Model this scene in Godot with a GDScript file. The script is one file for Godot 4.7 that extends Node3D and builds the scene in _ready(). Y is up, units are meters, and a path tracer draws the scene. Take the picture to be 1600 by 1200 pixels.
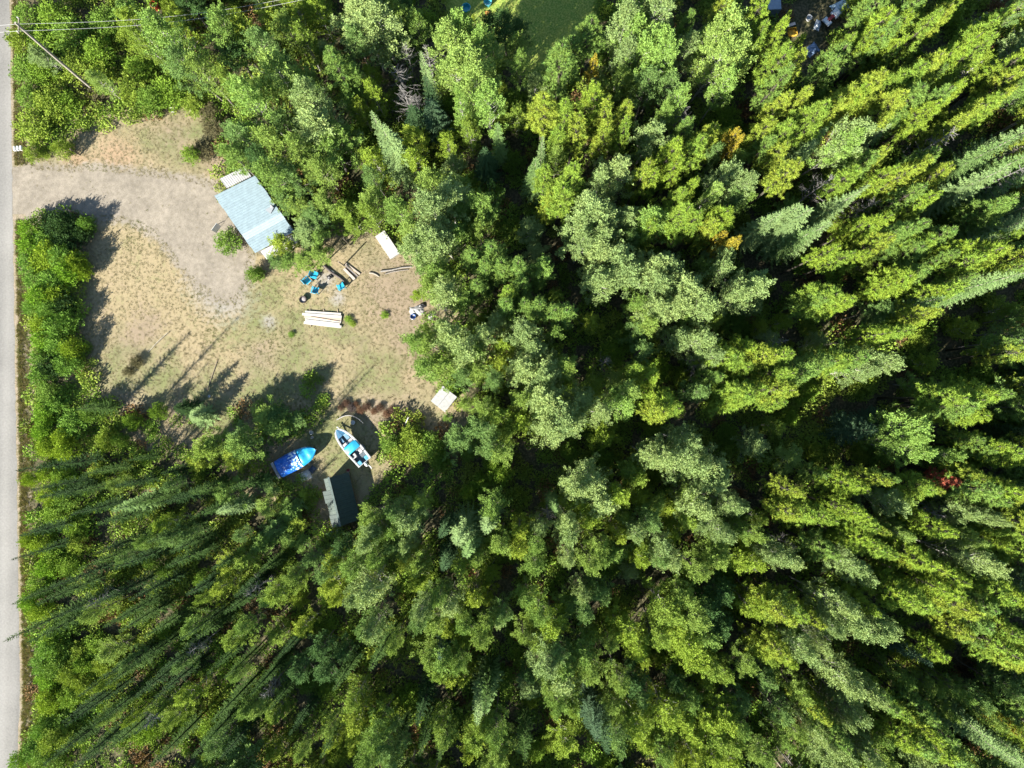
extends Node3D

const FOREST := [
	"by -41.2 -40.2 9.8 1.72;by -40.5 -38.6 9.8 1.25;ab -35.3 -36.6 15.1 2.00;am -34.5 -34.9 12.7 1.93;am -33.1 -34.1 11.8 1.80;am -30.2 -38.5 12.9 2.22",
	"bd -36.0 -42.9 7.7 1.71;bd -30.6 -36.7 9.3 2.00;by -28.7 -38.8 11.0 1.70;by -31.2 -34.0 9.5 1.25;ab -27.3 -30.7 15.5 1.99;am -29.7 -27.5 9.7 2.29",
	"am -30.1 -25.4 10.5 1.67;H -44.5 -35.7 2.5 1.75;H -40.4 -35.5 3.0 1.91;H -42.3 -34.4 3.0 1.59;H -37.7 -34.1 2.2 1.28;H -43.9 -38.3 2.5 1.59",
	"H -45.1 -41.8 2.6 1.43;G -50.2 -36.4 1.4 2.01;G -36.6 -28.9 1.3 1.28;H -37.9 -28.3 2.4 0.96;H -53.9 -34.0 3.3 1.90;H -56.7 -35.0 2.4 1.44",
	"H -55.9 -31.5 3.1 2.06;H -52.1 -34.3 2.4 1.44;H -56.3 -28.4 2.2 0.88;H -52.5 -28.7 3.4 0.95;H -56.9 -38.3 2.5 1.91;H -55.1 -41.5 2.5 2.07",
	"H -57.3 -41.2 3.6 1.42;H -51.4 -41.8 3.4 2.22;H -51.0 -38.3 2.6 1.91;H -48.4 -39.7 3.5 1.74;H -48.2 -37.1 3.0 1.59;H -47.7 -43.3 3.1 1.90",
	"H -57.0 -44.3 2.5 1.75;H -53.5 -43.8 3.5 1.90;H -55.0 -38.0 3.2 1.59;G -35.3 -31.4 1.5 1.46;G -36.0 -33.3 1.4 1.28;by -26.3 -41.1 9.0 2.04",
	"by -24.0 -42.3 9.1 1.88;am -24.5 -39.7 9.5 1.84;by -21.8 -42.1 8.2 1.74;ap -16.9 -40.5 12.0 2.57;ap -14.5 -39.3 13.0 2.55;am -13.0 -40.3 11.1 1.66",
	"ap -15.6 -38.1 11.8 2.58;am -17.1 -37.4 11.4 1.65;bd -12.0 -41.9 8.4 1.39;am -10.8 -39.9 9.6 1.38;am -26.7 -36.5 12.2 1.94;ab -25.0 -33.1 14.1 2.19",
	"am -24.9 -35.5 9.9 1.68;am -27.0 -32.3 10.9 1.96;by -23.2 -38.3 9.8 1.40;pg -19.3 -35.3 11.5 1.82;pg -18.1 -33.1 14.5 1.38;am -22.7 -33.4 9.3 2.30",
	"ap -21.2 -30.4 14.1 1.85;am -17.3 -33.4 11.7 1.35;by -16.3 -35.5 7.1 1.12;by -15.5 -32.7 10.0 1.25;am -17.6 -31.9 9.8 1.37;by -17.0 -31.1 9.1 1.10",
	"ap -21.1 -27.8 12.1 2.92;am -20.0 -26.4 9.7 2.60;am -18.7 -28.0 9.7 1.99;am -22.5 -25.9 12.5 1.64;am -24.9 -29.3 9.4 1.68;am -26.0 -26.9 12.0 1.94",
	"bd -27.1 -25.6 10.4 1.67;am -25.5 -23.4 12.6 1.79;am -20.8 -24.2 10.2 1.82;am -23.9 -23.9 10.1 1.67;sw -9.7 -34.0 13.5 1.00;sp -9.5 -32.4 11.7 1.18",
	"sp -11.2 -30.2 9.6 1.89;sp -9.0 -29.9 12.1 1.85;dd -12.1 -32.2 9.6 1.69;dd -9.7 -36.4 9.8 1.35;dd -13.0 -34.9 8.0 1.89;sw -14.4 -27.9 14.0 1.16",
	"sw -13.0 -25.8 16.0 1.96;by -7.8 -27.7 8.4 1.26;by -5.4 -28.6 10.4 1.24;am -9.2 -22.8 11.1 1.96;sw -2.2 -27.3 12.6 1.00;sp -3.6 -25.6 10.1 1.54",
	"ab -6.9 -36.4 13.1 2.21;ab -5.1 -34.7 13.0 2.55;ab -6.4 -33.4 12.8 2.04;ab -4.0 -32.0 14.7 2.01;ab -3.5 -29.6 15.6 1.82;ab -6.3 -38.2 12.7 1.88",
	"ab -4.3 -36.8 12.2 1.71;ab -5.8 -29.3 14.9 1.00;bd -1.5 -40.1 9.3 1.69;bd -2.9 -40.0 8.6 1.39;by -5.1 -42.1 5.0 0.51;by -11.3 -27.7 9.7 1.72",
	"by -11.0 -25.4 10.2 1.40;by -15.5 -25.8 9.1 1.57;am -15.5 -23.6 9.9 1.22;bd -0.1 -40.4 7.4 1.25;am 0.2 -34.8 11.9 1.20;am -0.3 -38.1 8.5 1.39",
	"pg 7.1 -37.4 13.2 1.99;pg 4.1 -34.1 14.7 2.35;pg 5.4 -36.2 11.8 1.82;po 7.5 -34.2 12.4 0.82;ap 13.8 -39.4 15.2 2.16;ab 12.3 -40.1 14.4 1.84",
	"ap 10.3 -38.3 14.3 1.85;ab 12.0 -37.6 12.7 2.05;ab 13.9 -36.1 14.0 2.19;ab 12.7 -34.6 13.0 2.21;ab 14.3 -33.6 15.0 1.67;ap 10.8 -35.7 12.2 1.71",
	"am 10.8 -33.7 10.3 1.52;am 13.4 -32.3 12.6 1.64;am 15.1 -32.5 11.9 1.50;ab 15.7 -30.1 14.8 1.00;ab 20.8 -36.4 14.3 2.52;ab 22.0 -35.3 14.2 2.18",
	"ab 19.6 -34.3 14.9 2.00;ab 19.5 -36.9 13.5 1.52;ab 20.8 -32.0 12.7 1.36;ap 17.3 -36.0 12.3 1.37;pn 20.7 -39.8 13.3 1.58;pn 23.2 -38.0 16.8 1.72",
	"pg 17.0 -38.2 13.1 1.20;pn 2.3 -28.9 15.1 2.14;pn 4.5 -29.1 13.4 1.98;pn 5.6 -26.7 16.0 1.73;pn 3.9 -26.3 14.1 1.57;pn 7.2 -29.8 15.9 1.73",
	"pn 8.4 -28.5 15.4 1.55;pn 8.5 -26.7 14.2 1.57;pn 10.6 -28.9 13.8 1.58;pn 10.3 -26.7 15.5 1.16;ap 13.4 -27.3 12.3 1.88;am 14.7 -29.2 12.1 1.34",
	"am 13.9 -26.7 10.9 1.36;pg 16.8 -27.6 13.1 1.39;pn 19.2 -26.9 12.9 1.79;po 22.0 -27.1 11.3 1.16;po 22.1 -26.2 12.3 0.82;pn 17.6 -25.1 14.7 1.76",
	"pn 15.0 -24.6 15.4 1.74;pn 15.6 -23.5 14.1 1.57;pn 12.3 -22.4 15.7 1.55;pn 13.3 -22.4 13.8 1.18;ap 9.6 -23.1 14.6 1.84;ap 8.4 -22.2 13.6 1.52",
	"pn 5.1 -21.7 16.9 1.91;pn 2.5 -22.4 14.6 1.37;sw 1.6 -23.8 12.4 1.34;am 3.9 -25.2 11.5 1.20;sw 2.2 -25.1 15.0 0.82;ap 21.3 -22.6 13.1 1.87",
	"ap 22.7 -21.7 13.6 1.52;pn 16.8 -20.9 15.3 1.16;pn 24.6 -27.2 13.4 1.58;pg 24.8 -25.6 13.1 1.39;am 20.3 -25.7 10.7 1.06;am 23.0 -25.2 9.9 1.22",
	"pn 23.7 -36.2 14.9 1.17;pn 28.0 -40.2 9.3 0.68;pn 29.0 -37.2 10.3 1.05;pn 26.1 -37.3 13.3 1.34;pn 26.2 -34.1 14.0 2.16;pg 25.8 -31.7 15.2 1.56",
	"pn 27.5 -33.6 14.4 1.37;pg 32.0 -34.7 13.1 1.79;pn 32.4 -35.4 13.8 1.38;pg 31.0 -33.4 13.5 1.59;pn 35.7 -37.4 14.5 1.96;pn 37.2 -36.8 15.2 1.75",
	"pg 37.7 -37.8 16.5 1.73;pn 39.4 -39.5 14.2 1.37;pg 36.3 -36.4 14.6 1.96;pn 39.5 -36.5 16.0 1.54;pn 42.5 -38.9 12.8 1.59;pn 43.5 -39.7 12.8 1.19",
	"pn 46.6 -37.3 14.2 1.77;pn 44.3 -35.4 16.7 1.72;pn 47.8 -38.0 14.1 1.18;pn 43.5 -34.5 15.6 1.93;pn 42.4 -34.1 13.7 2.17;pn 39.9 -32.7 15.4 2.13",
	"pn 44.1 -34.0 16.7 1.72;pn 37.5 -35.2 13.8 1.18;pg 37.5 -34.8 12.3 1.00;pn 38.3 -31.7 15.4 2.13;pn 37.2 -31.5 13.7 2.17;pn 34.0 -30.6 16.4 1.73",
	"pn 33.5 -30.2 14.6 1.76;pn 32.2 -30.1 14.2 1.96;pn 30.6 -28.9 14.7 2.15;pn 28.3 -27.3 16.8 2.10;pn 28.1 -30.2 13.7 1.58;pn 25.9 -29.3 14.7 1.56",
	"pn 26.0 -26.4 14.4 2.15;pn 25.6 -24.6 14.5 1.37;pg 38.3 -29.7 15.1 2.15;pn 36.1 -28.8 15.6 2.13;pn 42.9 -30.7 13.9 1.58;pg 40.3 -29.2 16.2 1.74",
	"pn 39.7 -28.1 15.0 1.75;ap 33.0 -26.5 15.0 2.00;ab 32.3 -25.8 14.6 1.51;sw 36.5 -27.1 12.4 1.01;sw 30.0 -26.5 12.9 1.50;sw 29.1 -25.4 12.5 1.51",
	"pn 25.9 -22.0 16.8 1.72;pg 34.4 -23.8 13.5 1.79;pn 35.2 -24.1 14.4 1.37;pn 32.1 -21.9 15.1 1.56;pn 44.9 -28.8 13.3 1.78;pn 46.4 -29.4 13.9 1.57",
	"pn 43.1 -27.4 14.0 1.57;pn 47.4 -29.9 14.5 1.17;pn 48.2 -31.6 14.3 1.76;pg 49.6 -31.5 15.1 1.56;pn 49.6 -32.8 13.6 1.38;pn 49.1 -33.6 16.4 1.53",
	"pg 39.7 -23.7 14.9 1.57;pn 38.6 -22.7 15.7 1.35;pn 40.9 -22.2 15.0 1.56;pn 35.8 -22.0 15.1 1.36;pn 36.7 -21.6 16.3 1.54;sw 50.2 -26.6 13.7 1.83",
	"sw 46.8 -24.8 15.3 1.48;sw 49.2 -23.7 13.1 2.00;sw 51.1 -23.3 13.5 2.00;sw 45.9 -21.9 15.3 1.64;sw 52.5 -26.1 11.8 1.18;pg 35.6 -39.6 14.3 1.77",
	"pg 37.6 -40.4 13.6 1.59;pg 42.1 -33.0 12.4 1.20;pg 37.2 -28.1 12.2 1.61;am 52.6 -41.5 11.3 1.20;R -55.9 -19.5 3.5 1.29;R -54.7 -18.3 2.6 1.59",
	"R -56.2 -17.7 3.0 1.30;K -53.3 -19.9 2.9 1.59;K -52.1 -20.1 2.9 1.30;R -49.7 -20.1 2.8 0.87;K -50.3 -19.0 2.6 1.01;K -52.0 -18.3 3.0 1.59",
	"R -53.7 -16.7 3.4 1.58;R -56.2 -15.6 2.5 1.45;R -54.9 -15.7 2.7 1.45;R -52.2 -16.4 3.4 1.58;R -50.7 -15.6 3.4 1.30;R -50.0 -14.7 3.2 0.86",
	"R -55.7 -13.6 2.4 1.30;R -53.3 -13.5 3.3 1.58;R -51.4 -14.5 3.6 1.44;R -54.6 -11.8 3.6 1.44;R -53.1 -12.0 3.2 1.44;R -55.8 -10.6 2.5 1.16",
	"R -53.6 -10.2 3.4 1.44;K -52.2 -11.0 2.6 1.45;R -54.5 -8.5 3.2 1.30;R -52.7 -8.2 3.5 1.44;R -51.4 -9.1 3.3 1.30;R -54.6 -6.8 2.6 1.30",
	"R -52.7 -6.2 2.8 1.45;R -50.9 -5.8 3.5 1.29;R -54.9 -4.7 2.6 1.16;K -53.6 -3.6 3.0 1.44;R -51.8 -4.0 2.9 1.44;R -50.7 -4.6 2.6 0.87",
	"R -54.6 -2.7 3.1 1.30;H -33.5 -18.1 2.3 1.44;H -30.5 -14.4 2.4 0.88;G -44.2 -4.4 1.1 0.70;G -45.2 -3.3 0.9 0.62;am -25.2 -21.7 5.7 1.74",
	"am -25.9 -21.9 6.3 1.42;ap -23.4 -19.1 5.4 1.65;am -22.1 -19.9 5.7 1.74;am -21.1 -21.1 6.4 1.57;by -26.4 -17.4 4.6 1.63;ap -23.5 -17.3 4.8 1.29",
	"am -21.8 -17.7 5.5 1.27;am -26.9 -15.1 5.6 0.95;am -25.8 -15.3 5.0 1.27;am -24.0 -15.3 5.0 1.43;am -22.5 -16.0 5.5 1.27;by -19.4 -21.2 5.0 1.79",
	"by -18.5 -19.1 6.0 1.13;am -15.6 -20.9 9.4 1.68;by -16.2 -20.0 9.7 1.25;am -12.6 -19.9 11.4 1.80;ab -11.6 -18.1 10.4 1.35;ap -8.9 -18.7 14.1 2.19",
	"ap -7.4 -20.3 12.0 2.40;am -6.1 -20.0 9.4 1.99;am -4.2 -19.8 11.3 1.96;ap -7.7 -16.5 12.4 2.22;ap -9.0 -16.5 14.7 1.84;am -6.2 -16.9 10.6 1.67",
	"am -4.4 -17.9 9.6 1.38;ap -10.4 -15.3 13.9 1.62;am -10.1 -14.8 8.5 1.39;am -8.4 -13.4 11.4 1.50;pg -4.8 -14.5 11.5 1.82;pg -2.8 -15.3 11.9 1.81",
	"pg -3.4 -13.3 14.4 1.38;pg -1.8 -13.4 13.6 1.59;pg -4.3 -11.6 12.0 1.61;sp -3.8 -13.3 9.0 1.21;pg -1.3 -9.4 14.6 1.57;pn -1.1 -10.6 15.1 1.17",
	"by -11.3 -11.7 5.5 0.71;am -9.3 -11.5 10.5 1.38;ap -7.7 -10.5 12.6 1.88;am -7.2 -12.7 9.1 1.23;am -5.6 -10.2 10.0 1.68;dd -8.1 -9.7 8.0 1.55",
	"ap -8.2 -7.5 11.9 1.03;am -10.2 -7.7 7.1 0.90;am -10.6 -5.8 11.8 1.50;am -9.2 -5.7 11.1 1.51;ap -7.2 -6.1 14.4 1.84;am -6.1 -6.8 10.4 1.67",
	"ap -5.9 -4.8 14.6 1.84;am -7.8 -3.7 12.0 1.64;am -9.4 -3.5 12.3 1.64;am -4.3 -4.9 10.8 1.51;ap -3.2 -6.5 13.7 1.35;by -1.9 -5.8 8.7 1.42",
	"by -1.9 -3.8 8.6 1.42;am -4.2 -2.9 9.7 1.53;am -6.1 -2.7 10.3 1.37;ap -2.5 -8.4 10.9 1.39;am -2.8 -2.0 13.2 1.18;pn 4.2 -20.2 15.1 2.14",
	"pn 3.0 -20.2 12.6 1.40;ap 6.8 -18.1 15.3 2.49;ap 5.7 -17.1 13.8 2.02;ap 9.1 -18.4 12.9 1.87;ap 8.4 -16.9 13.2 2.04;ap 10.9 -18.3 11.4 1.73",
	"ab 12.9 -18.4 12.7 1.88;pn 13.1 -17.4 13.3 1.58;am 11.4 -16.8 9.9 1.37;ap 6.2 -15.7 14.2 1.34;ap 8.5 -14.9 11.9 2.06;ap 9.7 -13.5 12.6 2.39",
	"ap 8.5 -12.0 12.3 1.88;ap 11.6 -12.9 12.1 2.23;ap 13.2 -13.5 12.4 2.05;ap 14.9 -13.2 12.1 1.89;ap 13.6 -11.4 13.2 2.04;ap 15.7 -12.0 11.3 1.90",
	"ap 16.6 -11.2 14.8 1.84;ap 17.4 -10.7 12.6 1.88;ap 17.9 -9.0 14.8 1.67;ap 15.4 -9.7 13.9 1.85;ap 13.8 -9.4 13.7 1.69;am 12.4 -9.8 10.2 1.37",
	"am 12.8 -7.8 12.3 1.49;am 17.3 -8.6 8.7 1.23;pn 15.9 -18.1 15.8 2.12;pn 17.1 -17.7 15.2 1.36;pn 16.0 -20.4 13.4 1.58;pn 20.3 -18.4 13.1 1.99",
	"pn 19.1 -17.5 13.0 1.59;po 21.1 -15.5 13.8 1.45;po 20.6 -16.7 11.5 0.99;ap 20.5 -14.4 11.9 1.37;ap 20.1 -13.0 12.6 1.37;am 19.3 -14.0 9.5 1.38",
	"ap 22.5 -11.3 14.2 2.02;ap 21.9 -10.4 13.7 1.52;sw 24.4 -12.8 12.1 1.01;sw 25.3 -11.9 12.1 0.67;am 21.9 -20.8 11.0 1.36;ab 19.2 -20.5 14.7 1.00",
	"am 23.1 -20.9 10.6 1.06;sw 25.2 -18.0 13.6 1.50;pg -0.1 -13.2 14.8 1.76;ab 2.2 -13.3 11.7 1.38;am 1.8 -12.6 8.3 1.08;pg 0.2 -11.7 13.8 1.39",
	"pg 2.0 -9.4 12.8 1.80;pg 0.5 -9.8 11.4 1.62;pg 4.6 -8.8 13.1 1.59;pg 3.4 -8.7 14.5 1.37;ap 0.2 -6.5 13.2 1.87;ap 1.4 -4.9 12.4 1.71",
	"ap 0.2 -3.6 13.1 2.04;ap 3.3 -3.4 12.8 1.87;am 4.9 -3.3 13.5 1.47;ap 2.1 -2.4 14.5 1.67;am 3.7 -6.7 11.8 1.05;H 10.6 -5.4 2.3 1.44;H 11.8 -7.2 2.5 1.43",
	"am 12.6 -7.2 8.6 1.39;am 13.1 -5.1 9.9 1.37;pn 13.0 -2.4 13.1 1.79;pn 11.6 -3.1 14.0 1.18;ap 16.0 -6.3 11.1 1.56;ap 17.3 -6.7 10.6 1.04",
	"dd 19.2 -3.8 7.5 1.90;ap 18.5 -5.5 13.0 1.70;pn 20.6 -4.1 14.9 2.34;pn 22.6 -5.2 13.2 1.78;pn 22.2 -3.2 13.3 1.78;pn 23.7 -4.2 16.5 1.72",
	"ap 19.4 -4.5 14.0 1.18;pg 19.4 -2.3 13.4 1.39;sw 27.6 -18.1 14.6 2.14;sw 27.1 -18.8 13.8 1.49;sw 29.8 -17.0 14.1 1.49;sw 28.6 -16.5 13.2 1.33",
	"sw 32.3 -19.8 14.4 1.49;sw 33.4 -20.5 14.3 0.99;pn 34.4 -17.1 16.5 1.72;pn 34.0 -17.4 14.0 0.98;pg 37.2 -16.6 14.0 2.17;pg 39.2 -17.1 13.9 1.58",
	"pn 34.8 -15.3 15.8 1.54;pg 41.7 -16.4 14.0 1.58;pn 40.1 -15.6 13.3 1.98;am 39.6 -15.9 8.4 1.08;pg 39.3 -15.0 12.9 1.80;pn 39.1 -19.3 15.2 1.75",
	"pg 40.1 -19.3 11.3 1.42;pg 37.9 -20.0 15.7 1.75;pn 40.8 -20.1 13.2 1.19;pg 42.0 -14.1 14.0 1.38;pn 43.0 -14.9 14.4 1.57;pn 44.7 -14.1 16.2 2.12",
	"pn 43.0 -13.3 16.3 1.54;pn 46.2 -14.4 15.3 0.97;pn 33.3 -14.0 14.3 1.37;pn 31.6 -13.9 15.0 1.17;pn 30.1 -14.5 15.3 1.16;pn 37.4 -11.9 14.2 2.16",
	"pg 39.0 -12.5 14.2 1.58;pn 36.6 -11.4 13.0 1.59;pn 30.2 -10.1 14.4 2.35;pg 29.4 -9.8 13.8 1.58;pn 31.1 -9.5 15.8 1.54;sw 47.2 -16.3 11.7 1.18",
	"sw 49.2 -16.9 12.1 1.51;sw 50.2 -17.8 12.2 1.34;sw 51.1 -18.3 13.3 1.50;pn 47.5 -15.9 15.8 1.16;pn 49.2 -14.1 15.0 1.36;pn 49.8 -13.5 14.3 1.37",
	"pg 49.2 -13.2 13.7 1.19;sw 49.7 -12.5 14.0 1.32;sw 46.9 -11.8 15.3 1.64;sw 44.8 -11.2 14.8 1.48;sw 43.4 -10.2 12.1 1.35;pn 41.9 -10.8 15.0 1.75",
	"pn 40.0 -10.3 15.7 1.74;sw 39.7 -9.6 15.5 1.31;pg 43.9 -12.1 13.7 1.19;pn 39.3 -7.8 13.0 1.39;pn 38.8 -8.2 16.2 1.35;pn 35.9 -6.5 14.6 1.76",
	"pn 34.6 -6.3 15.6 1.35;pn 37.2 -6.7 14.7 1.37;pg 33.2 -4.2 13.6 1.98;pn 31.5 -3.9 13.6 2.17;pg 29.6 -3.7 14.5 1.77;pg 27.3 -2.8 16.9 1.92",
	"pn 25.6 -4.4 15.2 1.75;pn 25.3 -2.5 16.4 1.73;ap 35.3 -3.9 13.1 1.53;ap 36.6 -3.4 13.2 1.36;ap 34.7 -2.9 12.9 1.36;am 37.0 -9.2 10.6 1.36",
	"pg 48.9 -5.7 12.1 1.21;pn 49.0 -4.7 15.6 1.35;am 51.5 -7.4 9.8 1.37;am 52.7 -8.7 9.0 1.08;am 50.2 -14.9 12.1 1.19;am 47.4 -18.9 11.9 1.50",
	"pg 47.4 -19.3 14.3 1.77;sw -36.0 1.8 4.4 1.43;by -34.1 5.2 7.1 1.76;by -35.1 6.7 6.0 1.29;am -33.3 4.4 6.3 1.42;am -30.3 4.0 6.2 1.73",
	"by -31.1 6.7 5.8 1.45;st -33.2 9.4 10.8 0.99;st -34.6 10.0 13.0 1.00;am -37.3 9.4 7.3 1.09;am -31.3 10.1 7.1 1.72;sw -30.9 11.5 9.5 1.20",
	"st -28.7 8.8 11.4 0.92;st -31.9 11.4 12.8 0.87;H -53.7 -0.7 2.6 1.43;R -52.9 0.5 2.4 1.30;R -54.2 1.6 2.8 1.30;R -50.8 2.7 2.9 1.59",
	"R -54.3 3.6 3.0 1.16;R -51.9 4.2 3.2 1.15;R -53.9 5.4 2.9 1.16;R -51.4 5.8 3.6 1.29;H -48.7 1.6 3.3 1.11;H -46.8 4.5 3.5 1.11;H -45.4 4.5 3.2 0.79",
	"H -44.0 2.4 3.1 0.95;H -41.1 1.3 3.0 0.95;R -55.5 9.0 3.4 0.86;R -53.9 8.5 2.8 1.16;H -52.0 8.9 3.0 1.27;R -53.3 10.8 3.2 1.30;H -51.6 11.2 2.9 1.43",
	"H -49.2 10.0 2.6 0.96;H -47.9 8.4 2.3 1.28;H -53.1 13.1 2.3 1.44;H -50.7 14.1 2.7 1.43;R -54.2 16.4 3.1 1.30;R -55.6 15.9 3.3 0.86",
	"H -52.5 17.7 3.2 1.59;H -51.1 18.7 2.6 1.43;R -53.4 18.9 3.5 1.29;H -50.2 16.3 2.6 1.27;st -39.2 10.5 11.2 1.00;sw -40.6 11.0 11.4 1.18",
	"by -37.5 13.0 9.2 1.07;am -36.4 14.1 9.8 1.30;am -39.0 14.6 9.9 1.17;am -35.3 14.6 8.0 1.19;st -34.7 16.4 12.4 1.07;am -41.3 16.7 8.9 0.91",
	"by -31.3 17.8 6.7 1.50;by -29.4 17.4 6.7 1.50;am -30.0 14.6 6.6 0.93;am -42.8 9.0 8.1 0.93;am -27.4 2.7 3.8 1.77;am -26.4 3.3 1.8 0.87",
	"am -28.5 1.3 3.8 1.77;bd -27.2 1.4 4.1 1.44;am -25.2 2.4 2.2 1.14;am -28.1 4.9 2.2 0.48;bd -28.7 6.1 4.2 0.86;am -27.8 10.2 2.0 0.89",
	"by -24.6 10.7 1.6 0.72;am -28.0 11.8 4.1 1.36;am -26.0 12.6 3.2 1.51;by -25.4 13.7 2.8 1.27;am -25.1 11.9 2.4 0.83;am -27.2 14.2 4.3 1.50",
	"am -28.0 15.8 5.4 1.48;am -25.9 15.6 3.4 1.24;by -25.7 14.4 3.1 0.84;am -28.4 9.3 3.8 1.12;am -15.0 11.4 12.8 1.48;ap -14.7 12.5 13.9 1.35",
	"am -14.8 13.6 11.6 1.65;ap -14.9 14.2 14.4 1.34;am -12.6 11.1 13.4 1.33;ap -11.3 12.3 13.8 1.85;am -10.9 11.8 10.6 1.36;am -12.4 13.2 12.2 1.49",
	"am -10.1 10.3 13.2 0.89;H -14.7 5.1 2.2 1.16;H -13.6 6.0 2.2 1.44;H -11.7 5.4 2.4 1.76;H -9.9 5.4 3.0 1.59;H -12.5 4.2 2.4 1.28;am -7.8 1.8 6.2 0.56",
	"am -6.2 3.9 10.5 1.67;am -4.4 3.0 12.5 1.79;am -5.9 0.3 8.9 0.85;am -3.8 1.0 12.4 1.34;by -2.5 1.7 11.3 1.54;by -1.5 3.4 8.6 1.58;am -3.3 4.7 11.7 1.50",
	"H -9.1 6.7 3.4 1.11;am -1.9 5.6 13.6 1.33;H -4.5 9.4 2.6 1.11;H -5.7 10.4 3.4 0.95;am -2.8 11.2 12.6 1.64;sw -3.2 12.4 15.4 1.31;sw -6.0 13.8 13.1 1.84",
	"sw -5.1 14.8 14.6 1.48;am -1.8 14.1 13.3 1.48;by -2.3 15.0 9.9 1.25;pg -1.8 14.9 11.3 1.22;am -13.3 15.1 10.4 1.52;am -11.6 15.9 9.9 1.22",
	"am -10.3 16.7 9.9 1.52;ap -11.3 14.4 12.3 1.03;by -10.6 17.0 10.1 0.93;by -19.9 17.5 7.0 1.50;am -20.2 17.9 9.9 1.17;bd -18.8 15.9 7.6 1.40",
	"am -16.7 16.9 11.9 1.65;am -14.6 16.1 12.5 1.34;sp -7.5 16.5 12.4 1.34;by -5.9 16.9 11.8 1.22;am -4.3 16.2 11.8 1.05;sp -7.8 13.4 12.3 1.01",
	"am -24.3 16.2 2.7 1.10;st -26.7 17.6 8.9 0.83;am -22.0 17.1 8.5 1.05;am -23.7 18.3 9.5 1.04;ap 3.4 0.3 13.5 2.54;ap 1.8 -0.5 14.5 2.01",
	"ap 4.7 1.6 15.3 2.16;ap 3.3 2.6 14.2 1.85;ap 6.1 0.5 12.8 1.70;ap 5.3 2.4 14.8 1.50;by 0.2 2.2 9.9 1.56;am 0.2 -0.3 12.4 1.34;ab 10.4 0.0 13.7 1.69",
	"ab 10.7 -0.6 15.1 1.33;ap 8.2 1.3 16.2 1.32;pn 14.2 0.3 13.6 2.37;pn 13.5 1.1 15.6 1.55;pn 15.5 0.8 13.0 1.39;am 9.6 -0.7 10.4 0.91",
	"pn 21.2 -0.5 16.4 2.49;pn 20.7 0.0 14.4 1.76;pn 23.2 -1.0 14.7 1.56;am 17.9 -1.0 12.9 1.33;ap 16.2 3.8 14.9 1.67;ap 15.5 5.8 14.1 2.18",
	"ap 17.3 6.1 14.0 1.85;ap 13.9 5.8 16.0 1.49;ap 12.9 5.3 14.3 1.34;ap 19.1 7.0 12.7 1.88;ap 19.6 7.7 14.2 1.68;ap 18.7 8.1 13.2 1.53",
	"by 12.1 7.9 10.8 1.39;am 11.4 7.1 9.5 1.22;ap 6.8 8.4 13.9 2.02;ap 7.8 9.7 13.3 2.20;by 6.7 10.4 10.6 1.86;by 9.4 9.6 12.4 1.67;ap 5.9 8.8 14.7 1.67",
	"by 4.9 10.8 9.4 1.10;by 7.0 11.9 12.1 1.53;by 8.4 12.6 8.3 1.11;am 17.2 10.0 11.1 1.51;ap 17.4 10.1 16.0 1.65;by 16.6 11.7 8.6 1.73",
	"by 17.1 12.4 11.6 1.69;by 15.4 11.2 9.5 1.25;am 14.1 11.0 9.4 1.38;ap 18.1 12.3 12.9 1.19;sw 3.5 10.8 13.1 0.83;ap 4.4 11.8 13.7 1.35",
	"ap 4.5 13.3 14.3 1.34;ap 2.3 13.0 11.9 1.03;am 10.6 12.0 9.8 0.92;by 10.1 13.6 11.9 1.22;ap 11.1 13.1 13.8 1.18;by 12.7 15.0 9.6 0.94",
	"by 15.7 14.0 8.6 1.42;ap 14.4 14.4 13.2 1.36;am 13.2 11.9 13.6 1.33;am 14.0 15.8 12.3 1.19;ap 20.7 10.6 14.3 1.34;ap 22.4 10.5 11.9 1.03",
	"am 20.2 13.3 11.1 1.36;ap 19.7 13.1 15.5 1.33;am 22.5 13.0 11.1 1.21;am 20.1 15.0 12.3 1.64;am 19.4 15.9 13.4 1.33;by 22.5 16.6 10.9 1.54",
	"by 24.1 16.5 10.6 1.24;ap 24.9 15.7 11.8 1.03;am 9.6 15.5 9.8 1.68;am 7.7 14.8 12.8 1.34;am 8.5 16.0 11.0 1.21;by 0.0 13.3 11.7 1.38",
	"by -0.1 15.1 11.5 1.38;am 1.7 14.5 13.3 1.18;ap 4.6 15.7 13.3 1.02;am 7.0 16.4 13.8 1.32;am 1.5 16.7 12.7 1.34;by 12.5 16.3 11.4 1.08",
	"ap 14.8 16.1 12.6 1.36;am 23.5 13.6 12.7 1.19;by 25.0 12.3 9.4 0.94;am 17.5 17.0 13.7 1.32;pn 25.1 -0.9 17.0 1.91;pn 25.2 0.2 14.2 1.37",
	"pn 43.4 0.0 15.3 2.52;pg 42.1 0.6 15.8 2.13;pn 45.6 -0.5 13.8 2.17;pn 45.2 1.5 13.1 1.79;pn 41.1 -0.2 16.4 1.73;pg 47.2 -0.6 13.5 1.59",
	"ab 38.5 2.7 15.0 1.83;ab 38.0 3.8 15.1 1.33;ab 39.1 4.8 13.9 1.52;sp 39.0 2.6 9.7 1.89;sp 35.9 3.1 10.1 1.88;am 36.6 4.1 13.1 1.04",
	"am 38.8 1.8 13.0 0.89;ab 43.5 5.4 11.5 1.04;pn 47.7 5.1 13.9 2.17;pn 48.5 5.9 13.8 1.58;pn 46.6 4.5 14.2 1.57;pg 45.8 4.0 11.4 1.22",
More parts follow.
